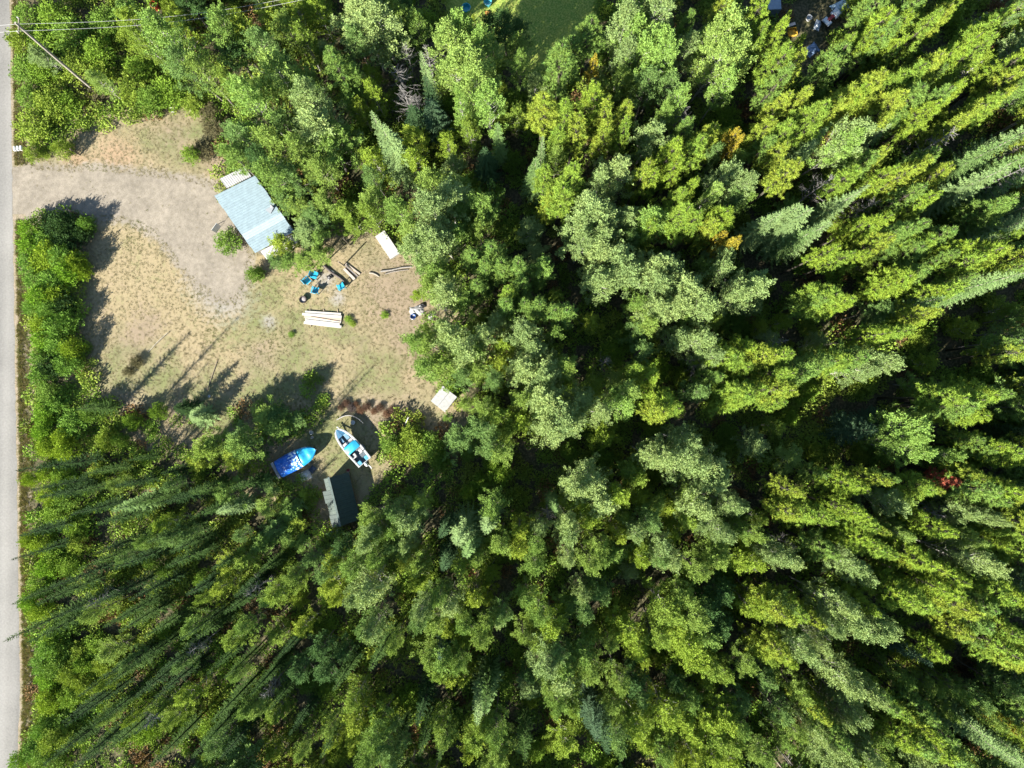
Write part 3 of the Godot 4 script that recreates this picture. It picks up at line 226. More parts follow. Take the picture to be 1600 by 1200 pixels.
class Shape:
	# collects triangles; each vertex has a colour
	var v := PackedVector3Array()
	var c := PackedColorArray()
	func tri(a: Vector3, b: Vector3, d: Vector3, col: Color) -> void:
		v.append(a); v.append(b); v.append(d)
		c.append(col); c.append(col); c.append(col)
	func quad(a: Vector3, b: Vector3, d: Vector3, e: Vector3, col := Color.WHITE) -> void:
		tri(a, b, d, col); tri(a, d, e, col)
	func leaf(p: Vector3, d: Vector3, s: Vector3, n: Vector3, col: Color) -> void:
		# a pointed leaf folded along its rib: d its length, s its half width, n the lift of its sides
		var q := p + d
		var m := p + d * 0.45 + n
		tri(p, m + s, q, col)
		tri(p, q, m - s, col)
	func box(o: Vector3, size: Vector3, b := Basis.IDENTITY, col := Color.WHITE, bevel := 0.0) -> void:
		var h := size * 0.5
		if bevel <= 0.0:
			var k := []
			for i in 8:
				k.append(o + b * Vector3(h.x if i & 1 else -h.x, h.y if i & 2 else -h.y, h.z if i & 4 else -h.z))
			quad(k[2], k[6], k[7], k[3], col); quad(k[0], k[1], k[5], k[4], col)
			quad(k[0], k[2], k[3], k[1], col); quad(k[4], k[5], k[7], k[6], col)
			quad(k[0], k[4], k[6], k[2], col); quad(k[1], k[3], k[7], k[5], col)
			return
		# bevelled top and bottom rings
		var rings := []
		for r in [[-h.y, bevel], [-h.y + bevel, 0.0], [h.y - bevel, 0.0], [h.y, bevel]]:
			var x: float = h.x - r[1]
			var z: float = h.z - r[1]
			rings.append([o + b * Vector3(-x, r[0], -z), o + b * Vector3(x, r[0], -z), o + b * Vector3(x, r[0], z), o + b * Vector3(-x, r[0], z)])
		for i in 3:
			for j in 4:
				quad(rings[i][j], rings[i + 1][j], rings[i + 1][(j + 1) % 4], rings[i][(j + 1) % 4], col)
		quad(rings[3][0], rings[3][3], rings[3][2], rings[3][1], col)
		quad(rings[0][0], rings[0][1], rings[0][2], rings[0][3], col)
	func tube(pts: Array, radii: Array, sides := 7, col := Color.WHITE, cap := true) -> void:
		var rings := []
		for i in pts.size():
			var a: Vector3 = pts[maxi(i - 1, 0)]
			var e: Vector3 = pts[mini(i + 1, pts.size() - 1)]
			var d := (e - a).normalized()
			var x := d.cross(Vector3(0.31, 0.2, 0.93)).normalized()
			var y := d.cross(x)
			var ring := []
			for k in sides:
				var t := TAU * k / sides
				ring.append(pts[i] + (x * cos(t) + y * sin(t)) * radii[i])
			rings.append(ring)
		for i in pts.size() - 1:
			for k in sides:
				var l := (k + 1) % sides
				quad(rings[i][k], rings[i][l], rings[i + 1][l], rings[i + 1][k], col)
		if cap:
			for k in range(1, sides - 1):
				tri(rings[0][0], rings[0][k + 1], rings[0][k], col)
				tri(rings[-1][0], rings[-1][k], rings[-1][k + 1], col)
	func lathe(o: Vector3, profile: Array, sides := 16, col := Color.WHITE, b := Basis.IDENTITY) -> void:
		for i in profile.size() - 1:
			for k in sides:
				var t := TAU * k / sides
				var u := TAU * (k + 1) / sides
				var p: Vector2 = profile[i]
				var q: Vector2 = profile[i + 1]
				quad(o + b * Vector3(p.x * cos(t), p.y, p.x * sin(t)), o + b * Vector3(q.x * cos(t), q.y, q.x * sin(t)), o + b * Vector3(q.x * cos(u), q.y, q.x * sin(u)), o + b * Vector3(p.x * cos(u), p.y, p.x * sin(u)), col)
	func loft(rows: Array, col := Color.WHITE) -> void:
		for i in rows.size() - 1:
			for k in rows[i].size() - 1:
				quad(rows[i][k], rows[i + 1][k], rows[i + 1][k + 1], rows[i][k + 1], col)
	func fan(pts: Array, col := Color.WHITE) -> void:
		for k in range(1, pts.size() - 1):
			tri(pts[0], pts[k], pts[k + 1], col)
	func mesh(smooth := false, uv_scale := 0.0) -> ArrayMesh:
		var a := []
		a.resize(Mesh.ARRAY_MAX)
		a[Mesh.ARRAY_VERTEX] = v
		a[Mesh.ARRAY_COLOR] = c
		if uv_scale > 0.0:
			var u := PackedVector2Array()
			u.resize(v.size())
			for i in v.size():
				u[i] = Vector2(v[i].x, v[i].z) * uv_scale
			a[Mesh.ARRAY_TEX_UV] = u
		var m := ArrayMesh.new()
		m.add_surface_from_arrays(Mesh.PRIMITIVE_TRIANGLES, a)
		if smooth:
			var st := SurfaceTool.new()
			st.create_from(m, 0)
			st.set_smooth_group(0)
			st.index()
			st.generate_normals()
			return st.commit()
		return m

var rng := RandomNumberGenerator.new()
var taken := {}
var labels := {}
var camera: Camera3D
var tone_cache := {}

func rand(a: float, b: float) -> float:
	return rng.randf_range(a, b)

func lin(r: float, g: float, b: float) -> Color:
	return Color(r, g, b).linear_to_srgb()

func paint(col: Color, rough := 0.8, metal := 0.0) -> StandardMaterial3D:
	# col: linear base colour
	var m := StandardMaterial3D.new()
	m.albedo_color = col.linear_to_srgb()
	m.roughness = rough
	m.metallic = metal
	m.vertex_color_use_as_albedo = true
	return m

func worn(col: Color, dark: float, scale: float, rough := 0.8, seed_ := 1, stretch := Vector3.ONE, metal := 0.0) -> StandardMaterial3D:
	# paint with uneven wear: a noise between dark and 1 over the base colour
	var m := paint(col * 0.76, rough, metal)
	m.albedo_texture = grain(dark, seed_)
	m.uv1_triplanar = true
	m.uv1_scale = stretch * scale
	return m

func grain(dark: float, seed_: int) -> ImageTexture:
	var key := "g%d_%.2f" % [seed_ % 4, dark]
	if not tone_cache.has(key):
		var f := FastNoiseLite.new()
		f.seed = seed_ % 4
		f.frequency = 0.02
		f.fractal_octaves = 6
		f.fractal_gain = 0.65
		var im := f.get_seamless_image(256, 256)
		var d := im.get_data()
		var out := PackedByteArray()
		out.resize(256 * 256 * 3)
		for i in 256 * 256:
			var t := clampf((d[i] / 255.0 - 0.2) * 1.6, 0.0, 1.0)
			var g := int(255.0 * pow(lerpf(dark, 1.0, t), 0.4545))
			out[i * 3] = g; out[i * 3 + 1] = g; out[i * 3 + 2] = g
		tone_cache[key] = ImageTexture.create_from_image(Image.create_from_data(256, 256, false, Image.FORMAT_RGB8, out))
	return tone_cache[key]

func leaves(col: Color, through := 0.7) -> StandardMaterial3D:
	var m := paint(col, 0.65)
	m.metallic_specular = 0.17
	m.backlight_enabled = true
	m.backlight = Color(through, through, through * 0.75)
	return m

func numbered(called: String) -> String:
	if not taken.has(called):
		taken[called] = 0
		return called
	taken[called] += 1
	return "%s_%03d" % [called, taken[called]]

func tag(o: Node3D, label: String, category: String, group := "", kind := "") -> Node3D:
	if label:
		o.set_meta("label", label)
	if category:
		o.set_meta("category", category)
	if group:
		o.set_meta("group", group)
	if kind:
		o.set_meta("kind", kind)
	return o

func base(called: String, at: Vector3, turn := 0.0) -> Node3D:
	var o := Node3D.new()
	o.name = numbered(called)
	add_child(o)
	o.position = at
	o.rotation.y = turn
	return o

func part(called: String, s: Variant, m: Material, parent: Node3D, smooth := false, label := "") -> MeshInstance3D:
	var o := MeshInstance3D.new()
	o.name = called
	o.mesh = s.mesh(smooth) if s is Shape else s
	o.material_override = m
	if label:
		o.set_meta("label", label)
	parent.add_child(o, true)
	return o

func structure(called: String, s: Variant, m: Material, uv := 0.0) -> MeshInstance3D:
	var o := MeshInstance3D.new()
	o.name = numbered(called)
	o.mesh = s.mesh(false, uv) if s is Shape else s
	o.material_override = m
	o.set_meta("kind", "structure")
	add_child(o)
	return o

func beam(a: Vector3, b: Vector3, w: float, h: float, s: Shape, col := Color.WHITE, bevel := 0.0) -> void:
	# a box from a to b
	var d := (b - a)
	var z := d.normalized()
	var x := (Vector3.UP.cross(z) if absf(z.y) < 0.95 else Vector3.RIGHT.cross(z)).normalized()
	s.box((a + b) * 0.5, Vector3(w, h, d.length()), Basis(x, z.cross(x), z), col, bevel)

# ---------------------------------------------------------------- words that say which one
const ONES := ["zero", "one", "two", "three", "four", "five", "six", "seven", "eight", "nine", "ten", "eleven", "twelve", "thirteen", "fourteen", "fifteen", "sixteen", "seventeen", "eighteen", "nineteen"]
const TENS := ["", "", "twenty", "thirty", "forty", "fifty", "sixty", "seventy", "eighty", "ninety"]

func spell(n: int) -> String:
	if n < 20:
		return ONES[maxi(n, 0)]
	if n >= 100:
		return "a hundred"
	return TENS[n / 10] + ("" if n % 10 == 0 else "-" + ONES[n % 10])

func seen_at(p: Vector3) -> Vector2:
	# where a point shows in the photograph, in hundredths across and down
	var q := camera.global_transform.affine_inverse() * p
	var t := tan(deg_to_rad(camera.fov) / 2.0)
	return Vector2(50.0 + 50.0 * q.x / (-q.z * t * 4.0 / 3.0), 50.0 - 50.0 * q.y / (-q.z * t))

var marks := []

func which(look: String, noun: String, p: Vector3) -> String:
	var s := seen_at(p)
	for m in marks:
		var d: Vector2 = (s - m[1]) * Vector2(16, 12)
		if d.length() < 75.0:
			var side := ""
			if absf(d.x) > 2.0 * absf(d.y):
				side = "right of" if d.x > 0 else "left of"
			elif absf(d.y) > 2.0 * absf(d.x):
				side = "below" if d.y > 0 else "above"
			else:
				side = ("lower" if d.y > 0 else "upper") + (" right of" if d.x > 0 else " left of")
			var near := "%s %s standing close %s the %s" % [look, noun, side, m[0]]
			if not labels.has(near):
				labels[near] = true
				return near
	var x := int(round(s.x))
	var y := int(round(s.y))
	for off in [[0, 0], [0, 1], [1, 0], [0, -1], [-1, 0], [1, 1], [-1, -1]]:
		var text := "%s %s, crown %s percent across and %s percent down the photo" % [look, noun, spell(clampi(x + off[0], 0, 99)), spell(clampi(y + off[1], 0, 99))]
		if not labels.has(text):
			labels[text] = true
			return text
	return "%s %s" % [look, noun]

# ---------------------------------------------------------------- plants
func shade(amount: float, warm := 0.0) -> Color:
	var k := 1.0 + rand(-amount, amount)
	return Color(k * (1.0 + warm), k, k * (1.0 - warm))

func turned(axis: Vector3, spread: float) -> Vector3:
	return (axis + Vector3(rand(-1, 1), rand(-1, 1), rand(-1, 1)) * spread).normalized()

func clump(s: Shape, o: Vector3, r: float, out: Vector3, n: int, size: float, vary: float) -> void:
	var cc := shade(vary, rand(-0.06, 0.1))
	for i in n:
		var q := Vector3(rand(-1, 1), rand(-1, 1), rand(-1, 1))
		if q.length_squared() > 1.0:
			q = q.normalized() * rand(0.5, 1.0)
		var p := o + q * Vector3(r, r * 0.75, r) + out * (q.dot(out) * r * 0.5)
		var d := turned(out * 0.7 + q * 0.6, 0.7)
		var up := turned(Vector3.UP * 0.6 + out * 0.7, 0.6)
		var side := d.cross(up).normalized()
		var l := size * rand(0.75, 1.3)
		var k := rand(0.9, 1.1)
		s.leaf(p, d * l, side * l * 0.34, side.cross(d) * l * rand(-0.12, 0.12), Color(cc.r * k, cc.g * k, cc.b * k))

func make_broadleaf(seed_: int, limbs: int, start: float, lumpy: float, size: float, bark: bool) -> Array:
	# a tree 12 m high with a crown 2 m in radius: [crown, trunk]
	rng.seed = seed_
	var crown := Shape.new()
	var wood := Shape.new()
	var h := 12.0
	var lean := Vector3(rand(-0.5, 0.5), 0, rand(-0.5, 0.5))
	var spine := func(t: float) -> Vector3: return Vector3(0, h * t, 0) + lean * sin(t * 2.2)
	var pts := []
	var rad := []
	for i in 9:
		var t := i / 8.0
		pts.append(spine.call(t * 0.97))
		rad.append(lerpf(0.15, 0.025, pow(t, 0.85)))
	wood.tube(pts, rad, 7)
	for i in limbs:
		var t := pow((i + rng.randf()) / limbs, 0.75)
		var y := lerpf(start, 0.985, t)
		var az := i * 2.39996 + rand(-0.6, 0.6)
		var prof := pow(sin(PI * clampf(lerpf(0.2, 1.0, pow(t, 0.8)), 0, 1)), 0.8) * (1.0 - 0.25 * t) + 0.06
		var reach := 2.0 * prof * rand(0.5, 1.1) * (1.0 + lumpy * sin(az * 2.0 + t * 5.0))
		var root: Vector3 = spine.call(maxf(y - reach * 0.07 - 0.03, 0.1))
		var dir := Vector3(cos(az), 0, sin(az))
		var tip: Vector3 = spine.call(y) + dir * reach + Vector3(0, reach * rand(0.05, 0.45), 0)
		wood.tube([root, root.lerp(tip, 0.5) - Vector3(0, 0.1, 0), tip], [0.04, 0.025, 0.01], 4, Color.WHITE, false)
		var out := (tip - root).normalized()
		for k in 3:
			var f: float = [0.5, 0.8, 1.0][k]
			if k == 0 and rng.randf() < 0.4:
				continue
			clump(crown, root.lerp(tip, f) + Vector3(rand(-0.2, 0.2), rand(-0.2, 0.2), rand(-0.2, 0.2)), rand(0.28, 0.5), out, 46 if k else 26, size, 0.2)
		# shoots that stick out of the crown
		for k in 3:
			var q := tip + Vector3(rand(-0.4, 0.4), rand(-0.3, 0.4), rand(-0.4, 0.4))
			var o2 := turned(out + Vector3.UP * 0.4, 0.5)
			for w in 3:
				clump(crown, q + o2 * (0.15 + 0.2 * w), 0.2 - 0.05 * w, o2, 12 - 3 * w, size, 0.16)
	return [crown.mesh(), wood.mesh(true)]

func make_pine(seed_: int) -> Array:
	# 15 m high, crown 1.7 m in radius
	rng.seed = seed_
	var crown := Shape.new()
	var wood := Shape.new()
	var h := 15.0
	wood.tube([Vector3.ZERO, Vector3(0.04, h * 0.35, 0.03), Vector3(-0.03, h * 0.7, 0.02), Vector3(0, h, 0)], [0.17, 0.13, 0.08, 0.02], 7)
	var n := int(rand(95, 135))
	var foot := rand(0.34, 0.52)
	for i in n:
		var t := (i + rng.randf()) / n
		var y := lerpf(h * foot, h * 0.985, t)
		var az := i * 2.39996 + rand(-0.7, 0.7)
		var reach := 1.7 * (0.1 + 0.9 * pow(1.0 - t, 0.8)) * rand(0.5, 1.2) * (1.0 if t > 0.18 else lerpf(0.55, 1.0, t / 0.18))
		var dir := Vector3(cos(az), 0, sin(az))
		var root := Vector3(0, y - 0.25, 0)
		var bend := reach * rand(0.0, 0.25)
		wood.tube([root, root + dir * reach * 0.6 + Vector3(0, bend * 0.3, 0), root + dir * reach + Vector3(0, bend + 0.2, 0)], [0.03, 0.02, 0.008], 3, Color(0.8, 0.75, 0.75), false)
		var cc := shade(0.24, rand(-0.12, 0.10))
		var many := int(clampf(reach / 0.3, 2, 6))
		for k in many:
			var f := 1.0 - 0.17 * k
			if f < 0.3:
				break
			var side := dir.cross(Vector3.UP) * rand(-0.32, 0.32) * f
			var p := root + dir * reach * f + Vector3(0, bend * f * f + 0.1 + rand(-0.12, 0.15), 0) + side
			var axis := turned(dir * 0.5 + Vector3.UP * 0.9, 0.35)
			var kk := rand(0.85, 1.15)
			var col := Color(cc.r * kk, cc.g * kk, cc.b * kk)
			for b in 15:
				var a := TAU * b / 15.0 + rand(-0.3, 0.3)
				var x := axis.cross(Vector3(0.3, 0.1, 0.9)).normalized()
				var yy := axis.cross(x)
				var rim := x * cos(a) + yy * sin(a)
				var d := (rim * rand(0.5, 1.0) + axis * rand(0.1, 0.9)).normalized() * rand(0.2, 0.36)
				var w := d.cross(turned(Vector3.UP, 0.8)).normalized() * 0.035
				var q := p + axis * rand(-0.16, 0.16)
				crown.tri(q - w * 0.8, q + d, q + w, col)
				if b % 3 == 0:
					crown.tri(q - w, q + d * 0.7 + w * 2.0, q + w, col)
	return [crown.mesh(), wood.mesh(true)]

func make_spruce(seed_: int, gaps: float) -> Array:
	# 12 m high, crown 1.2 m in radius at the foot
	rng.seed = seed_
	var crown := Shape.new()
	var wood := Shape.new()
	var h := 12.0
	wood.tube([Vector3.ZERO, Vector3(0.02, h * 0.5, 0), Vector3(0, h * 0.99, 0)], [0.15, 0.09, 0.012], 7)
	var levels := 40
	for l in levels:
		var t := (l + rand(-0.3, 0.3)) / levels
		var y := lerpf(h * 0.09, h * 0.985, clampf(t, 0, 1))
		var around := 7 if t < 0.8 else 5
		for b in around:
			if rng.randf() < gaps:
				continue
			var az := TAU * b / around + l * 0.7 + rand(-0.3, 0.3)
			var reach := 1.2 * (pow(1.0 - clampf(t, 0, 1), 0.8) * rand(0.7, 1.18) + 0.09)
			var dir := Vector3(cos(az), 0, sin(az))
			var droop := lerpf(-0.38, 0.55, clampf(t, 0, 1))
			var root := Vector3(0, y, 0)
			var across := dir.cross(Vector3.UP)
			var cc := shade(0.16, rand(-0.05, 0.06))
			var steps := maxi(int(reach / 0.15), 2)
			for k in steps:
				var f := (k + 0.6) / steps
				var p := root + dir * reach * f + Vector3(0, reach * (droop * f + 0.22 * f * f), 0)
				var w := lerpf(0.3, 0.14, f) * minf(1.0, reach + 0.25)
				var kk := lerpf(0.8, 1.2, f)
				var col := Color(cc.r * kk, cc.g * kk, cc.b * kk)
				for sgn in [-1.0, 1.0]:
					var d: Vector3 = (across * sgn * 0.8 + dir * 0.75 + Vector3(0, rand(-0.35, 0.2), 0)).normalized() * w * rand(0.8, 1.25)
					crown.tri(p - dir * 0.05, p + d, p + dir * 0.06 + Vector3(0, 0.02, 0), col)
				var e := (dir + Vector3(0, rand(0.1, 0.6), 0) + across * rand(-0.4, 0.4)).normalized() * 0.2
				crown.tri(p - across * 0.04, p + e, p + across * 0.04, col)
	for k in 12:
		var a := TAU * k / 12.0
		var q := Vector3(0, h * rand(0.955, 1.0), 0)
		crown.tri(q, q + Vector3(cos(a) * 0.13, rand(0.05, 0.16), sin(a) * 0.13), q + Vector3(0, 0.06, 0), Color.WHITE)
	return [crown.mesh(), wood.mesh(true)]

func make_shrub(seed_: int, size: float, many: int, per: int) -> Array:
	# 3 m high, 1.6 m in radius
	rng.seed = seed_
	var crown := Shape.new()
	var wood := Shape.new()
	for i in many:
		var az := i * 2.39996 + rand(-0.5, 0.5)
		var f := sqrt((i + 0.5) / many)
		var dir := Vector3(cos(az), 0, sin(az))
		var r := 1.6 * f * rand(0.75, 1.1)
		var y := 3.0 * (1.0 - 0.62 * f * f) * rand(0.72, 1.08)
		var tip := dir * r + Vector3(0, y * 0.88, 0)
		if i % 3 == 0:
			wood.tube([dir * 0.12, dir * r * 0.4 + Vector3(0, y * 0.4, 0), tip], [0.03, 0.022, 0.008], 4, Color.WHITE, false)
		var out := (dir * f + Vector3.UP * 0.8).normalized()
		clump(crown, tip, rand(0.25, 0.44), out, per, size, 0.22)
		if rng.randf() < 0.6:
			clump(crown, tip * rand(0.55, 0.8), 0.4, out, per / 2, size, 0.2)
		clump(crown, tip + turned(out, 0.5) * 0.45, 0.13, out, 6, size, 0.25)
	return [crown.mesh(), wood.mesh(true)]

func make_bare(seed_: int) -> Array:
	# a dead tree, 9 m high, without leaves: [twigs, trunk]
	rng.seed = seed_
	var twigs := Shape.new()
	var wood := Shape.new()
	wood.tube([Vector3.ZERO, Vector3(0.1, 4, 0.05), Vector3(-0.05, 7, 0), Vector3(0.1, 9, 0.1)], [0.13, 0.1, 0.06, 0.015], 7)
	for i in 46:
		var y := rand(3.0, 8.8)
		var az := rand(0, TAU)
		var l := (9.6 - y) * 0.33 * rand(0.5, 1.2) + 0.25
		var d := Vector3(cos(az), rand(0.1, 0.6), sin(az))
		var p := Vector3(0, y, 0)
		var q := p + d * l * 0.55
		var e := q + turned(d, 0.35) * l * 0.5
		twigs.tube([p, q, e], [0.028, 0.02, 0.008], 4, Color.WHITE, false)
		for k in 4:
			var g := p.lerp(e, rand(0.35, 0.95))
			twigs.tube([g, g + turned(d, 0.8) * l * 0.35], [0.014, 0.006], 3, Color.WHITE, false)
	return [twigs.mesh(), wood.mesh()]

var kinds := {}

func plant(code: String, x: float, z: float, h: float, r: float) -> void:
	var k: Dictionary = kinds[code]
	var forms: Array = k.forms
	var form: Array = forms[rng.randi() % forms.size()]
	var pick: int = rng.randi() % k.mats.size()
	var o := base(k.called, Vector3(x, 0, z), rand(0, TAU))
	o.scale = Vector3(r / k.r, h / k.h, r / k.r)
	part("trunk" if k.tree else "stems", form[1], k.bark, o)
	part(k.get("top", "crown"), form[0], k.mats[pick], o)
	var tall := "tall " if h > k.tall else ("small " if h < k.small else "")
	tag(o, which(tall + k.looks[pick], k.noun, Vector3(x, h * 0.7, z)), k.cat, k.group)

func mats(cols: Array, through := 0.7) -> Array:
	return cols.map(func(c: Color) -> StandardMaterial3D: return leaves(c, through))

func _ready() -> void:
	# ------------------------------------------------------------ camera, sky, sun, exposure
	camera = Camera3D.new()
	camera.name = "camera"
	add_child(camera)
	camera.look_at_from_position(Vector3(0, 82, 0), Vector3(0, 82, 0) + Vector3(-0.0108, -0.99969, -0.0225), Vector3(0, 0, -1))
	camera.fov = 56.74
	camera.near = 1.0
	camera.far = 6000.0
	camera.current = true
	var sky_look := ProceduralSkyMaterial.new()
	sky_look.sky_top_color = Color(0.46, 0.58, 0.74)
	sky_look.sky_horizon_color = Color(0.74, 0.79, 0.84)
	sky_look.sky_curve = 0.18
	sky_look.ground_bottom_color = Color(0.12, 0.14, 0.09)
	sky_look.ground_horizon_color = Color(0.45, 0.52, 0.55)
	sky_look.sky_energy_multiplier = 0.66
	sky_look.ground_energy_multiplier = 0.5
	var sky := Sky.new()
	sky.sky_material = sky_look
	var air := Environment.new()
	air.background_mode = Environment.BG_SKY
	air.sky = sky
	air.tonemap_mode = Environment.TONE_MAPPER_LINEAR
	air.tonemap_exposure = 4.3
	air.sdfgi_enabled = true
	air.ssao_enabled = true
	air.ssil_enabled = true
	var world := WorldEnvironment.new()
	world.name = "world_environment"
	world.environment = air
	add_child(world)
	var sun := DirectionalLight3D.new()
	sun.name = "sun"
	sun.light_color = Color(1.0, 0.98, 0.93)
	sun.light_energy = 1.6
	sun.light_angular_distance = 0.5
	sun.shadow_enabled = true
	add_child(sun)
	var high := deg_to_rad(33.0)
	sun.look_at_from_position(Vector3.ZERO, Vector3(0.68 * cos(high), -sin(high), -0.733 * cos(high)))

	marks = [
		["blue metal-roofed workshop", seen_at(Vector3(-29.8, 2.8, -20.8))],
		["low white hutch", seen_at(Vector3(-15.2, 1.1, -17.8))],
		["square white shed", seen_at(Vector3(-8.5, 2.0, -0.1))],
		["boat under the blue tarp", seen_at(Vector3(-25.5, 1.0, 6.8))],
		["open blue boat", seen_at(Vector3(-19.2, 1.4, 5.2))],
		["green-roofed shed", seen_at(Vector3(-20.4, 2.5, 11.4))],
	]
	build_ground()
	build_yard()
	build_boats()
	build_small_things()
	build_neighbours()
	build_plants()
	build_cover()

func noise_image(w: int, h: int, freq: float, seed_: int, octaves := 4, kind := FastNoiseLite.TYPE_SIMPLEX_SMOOTH) -> PackedByteArray:
	var f := FastNoiseLite.new()
	f.noise_type = kind
	f.seed = seed_
	f.frequency = freq
	f.fractal_octaves = octaves
	return f.get_image(w, h, false, false, false).get_data()

func flat_sheet(outline: Array, y: float, jitter: float) -> Shape:
	# a level sheet with a slightly ragged edge
	var pts := PackedVector2Array()
	for i in outline.size():
		var a: Vector2 = outline[i]
		var b: Vector2 = outline[(i + 1) % outline.size()]
		var n := maxi(int(a.distance_to(b) / 0.6), 1)
		for k in n:
			pts.append(a.lerp(b, float(k) / n) + Vector2(rand(-jitter, jitter), rand(-jitter, jitter)))
	var s := Shape.new()
	var ids := Geometry2D.triangulate_polygon(pts)
	for i in range(0, ids.size(), 3):
		var q := []
		for k in 3:
			q.append(Vector3(pts[ids[i + k]].x, y, pts[ids[i + k]].y))
		if (q[1] - q[0]).cross(q[2] - q[0]).y > 0:
			s.tri(q[0], q[2], q[1], Color.WHITE)
		else:
			s.tri(q[0], q[1], q[2], Color.WHITE)
	return s

func speckled(w: int, h: int, cols: Array, seed_: int, f1: float, f2: float) -> ImageTexture:
	# a seamless-looking ground texture: three colours (linear) mixed by a broad and a fine noise
	var n1 := FastNoiseLite.new()
	n1.seed = seed_; n1.frequency = f1; n1.fractal_octaves = 4
	var n2 := FastNoiseLite.new()
	n2.seed = seed_ + 7; n2.frequency = f2; n2.fractal_octaves = 3
	var a := n1.get_seamless_image(w, h).get_data()
	var b := n2.get_seamless_image(w, h).get_data()
	var out := PackedByteArray()
	out.resize(w * h * 3)
	for i in w * h:
		var t := clampf((a[i] - 70) / 115.0, 0, 1)
		var u := clampf((b[i] - 60) / 135.0, 0, 1)
		var col: Color = cols[0].lerp(cols[1], t).lerp(cols[2], u * u * 0.8)
		col = col * (0.75 + 0.5 * u) * 0.68
		out[i * 3] = int(255.0 * pow(minf(col.r, 1), 0.4545)); out[i * 3 + 1] = int(255.0 * pow(minf(col.g, 1), 0.4545)); out[i * 3 + 2] = int(255.0 * pow(minf(col.b, 1), 0.4545))
	return ImageTexture.create_from_image(Image.create_from_data(w, h, false, Image.FORMAT_RGB8, out))

func ground_look(tex: Texture2D, scale: float) -> StandardMaterial3D:
	var m := StandardMaterial3D.new()
	m.albedo_texture = tex
	m.roughness = 0.95
	m.metallic_specular = 0.2
	m.uv1_triplanar = true
	m.uv1_world_triplanar = true
	m.uv1_scale = Vector3.ONE * scale
	return m

# blobs of other ground in the yard: x, z, radius, kind (g green grass, r red-brown bare soil, a ash and gravel, o orange dirt, s straw)
const BLOBS := ["g -29 -1 4", "g -24 -3 4", "g -21 3 4", "g -20 8 4", "g -24 4 3", "g -30 -13 4", "g -27.5 -9 4", "g -16 -3 4", "g -22 -8 3", "r -14 -10 4", "r -12 -7 3.5", "r -16 -13 3", "r -15 -16 3", "r -13 1.5 3", "r -16 2 2.4", "r -17.5 1 2", "r -19.6 .8 2", "r -45 -7 3.4", "r -43 -9 2.4", "a -29.1 -9 .9", "a -21.1 -11.8 .9", "a -22.6 -14 1.2", "o -47 -28.5 3.6", "o -52 -27.6 2.4", "s -44 -15 6", "s -40 -12 6", "s -46 -12 4", "s -36 -8 5", "s -27 -15 4", "r -40.5 -31 3", "r -36 -28 2", "g -41 -30 2.6", "g -38 -31.5 3", "g -45 -31 2.2", "g -55 -29 1.6", "a -34 -12 3", "a -36 -14 3", "g -32 -7 3", "s -24 -12.6 3", "r -30 -5 2.5", "r -12 -13 3", "g -48 -3 4", "g -42 -2 5", "g -35 2 6", "r -46 0 3", "r -39 1 3"]

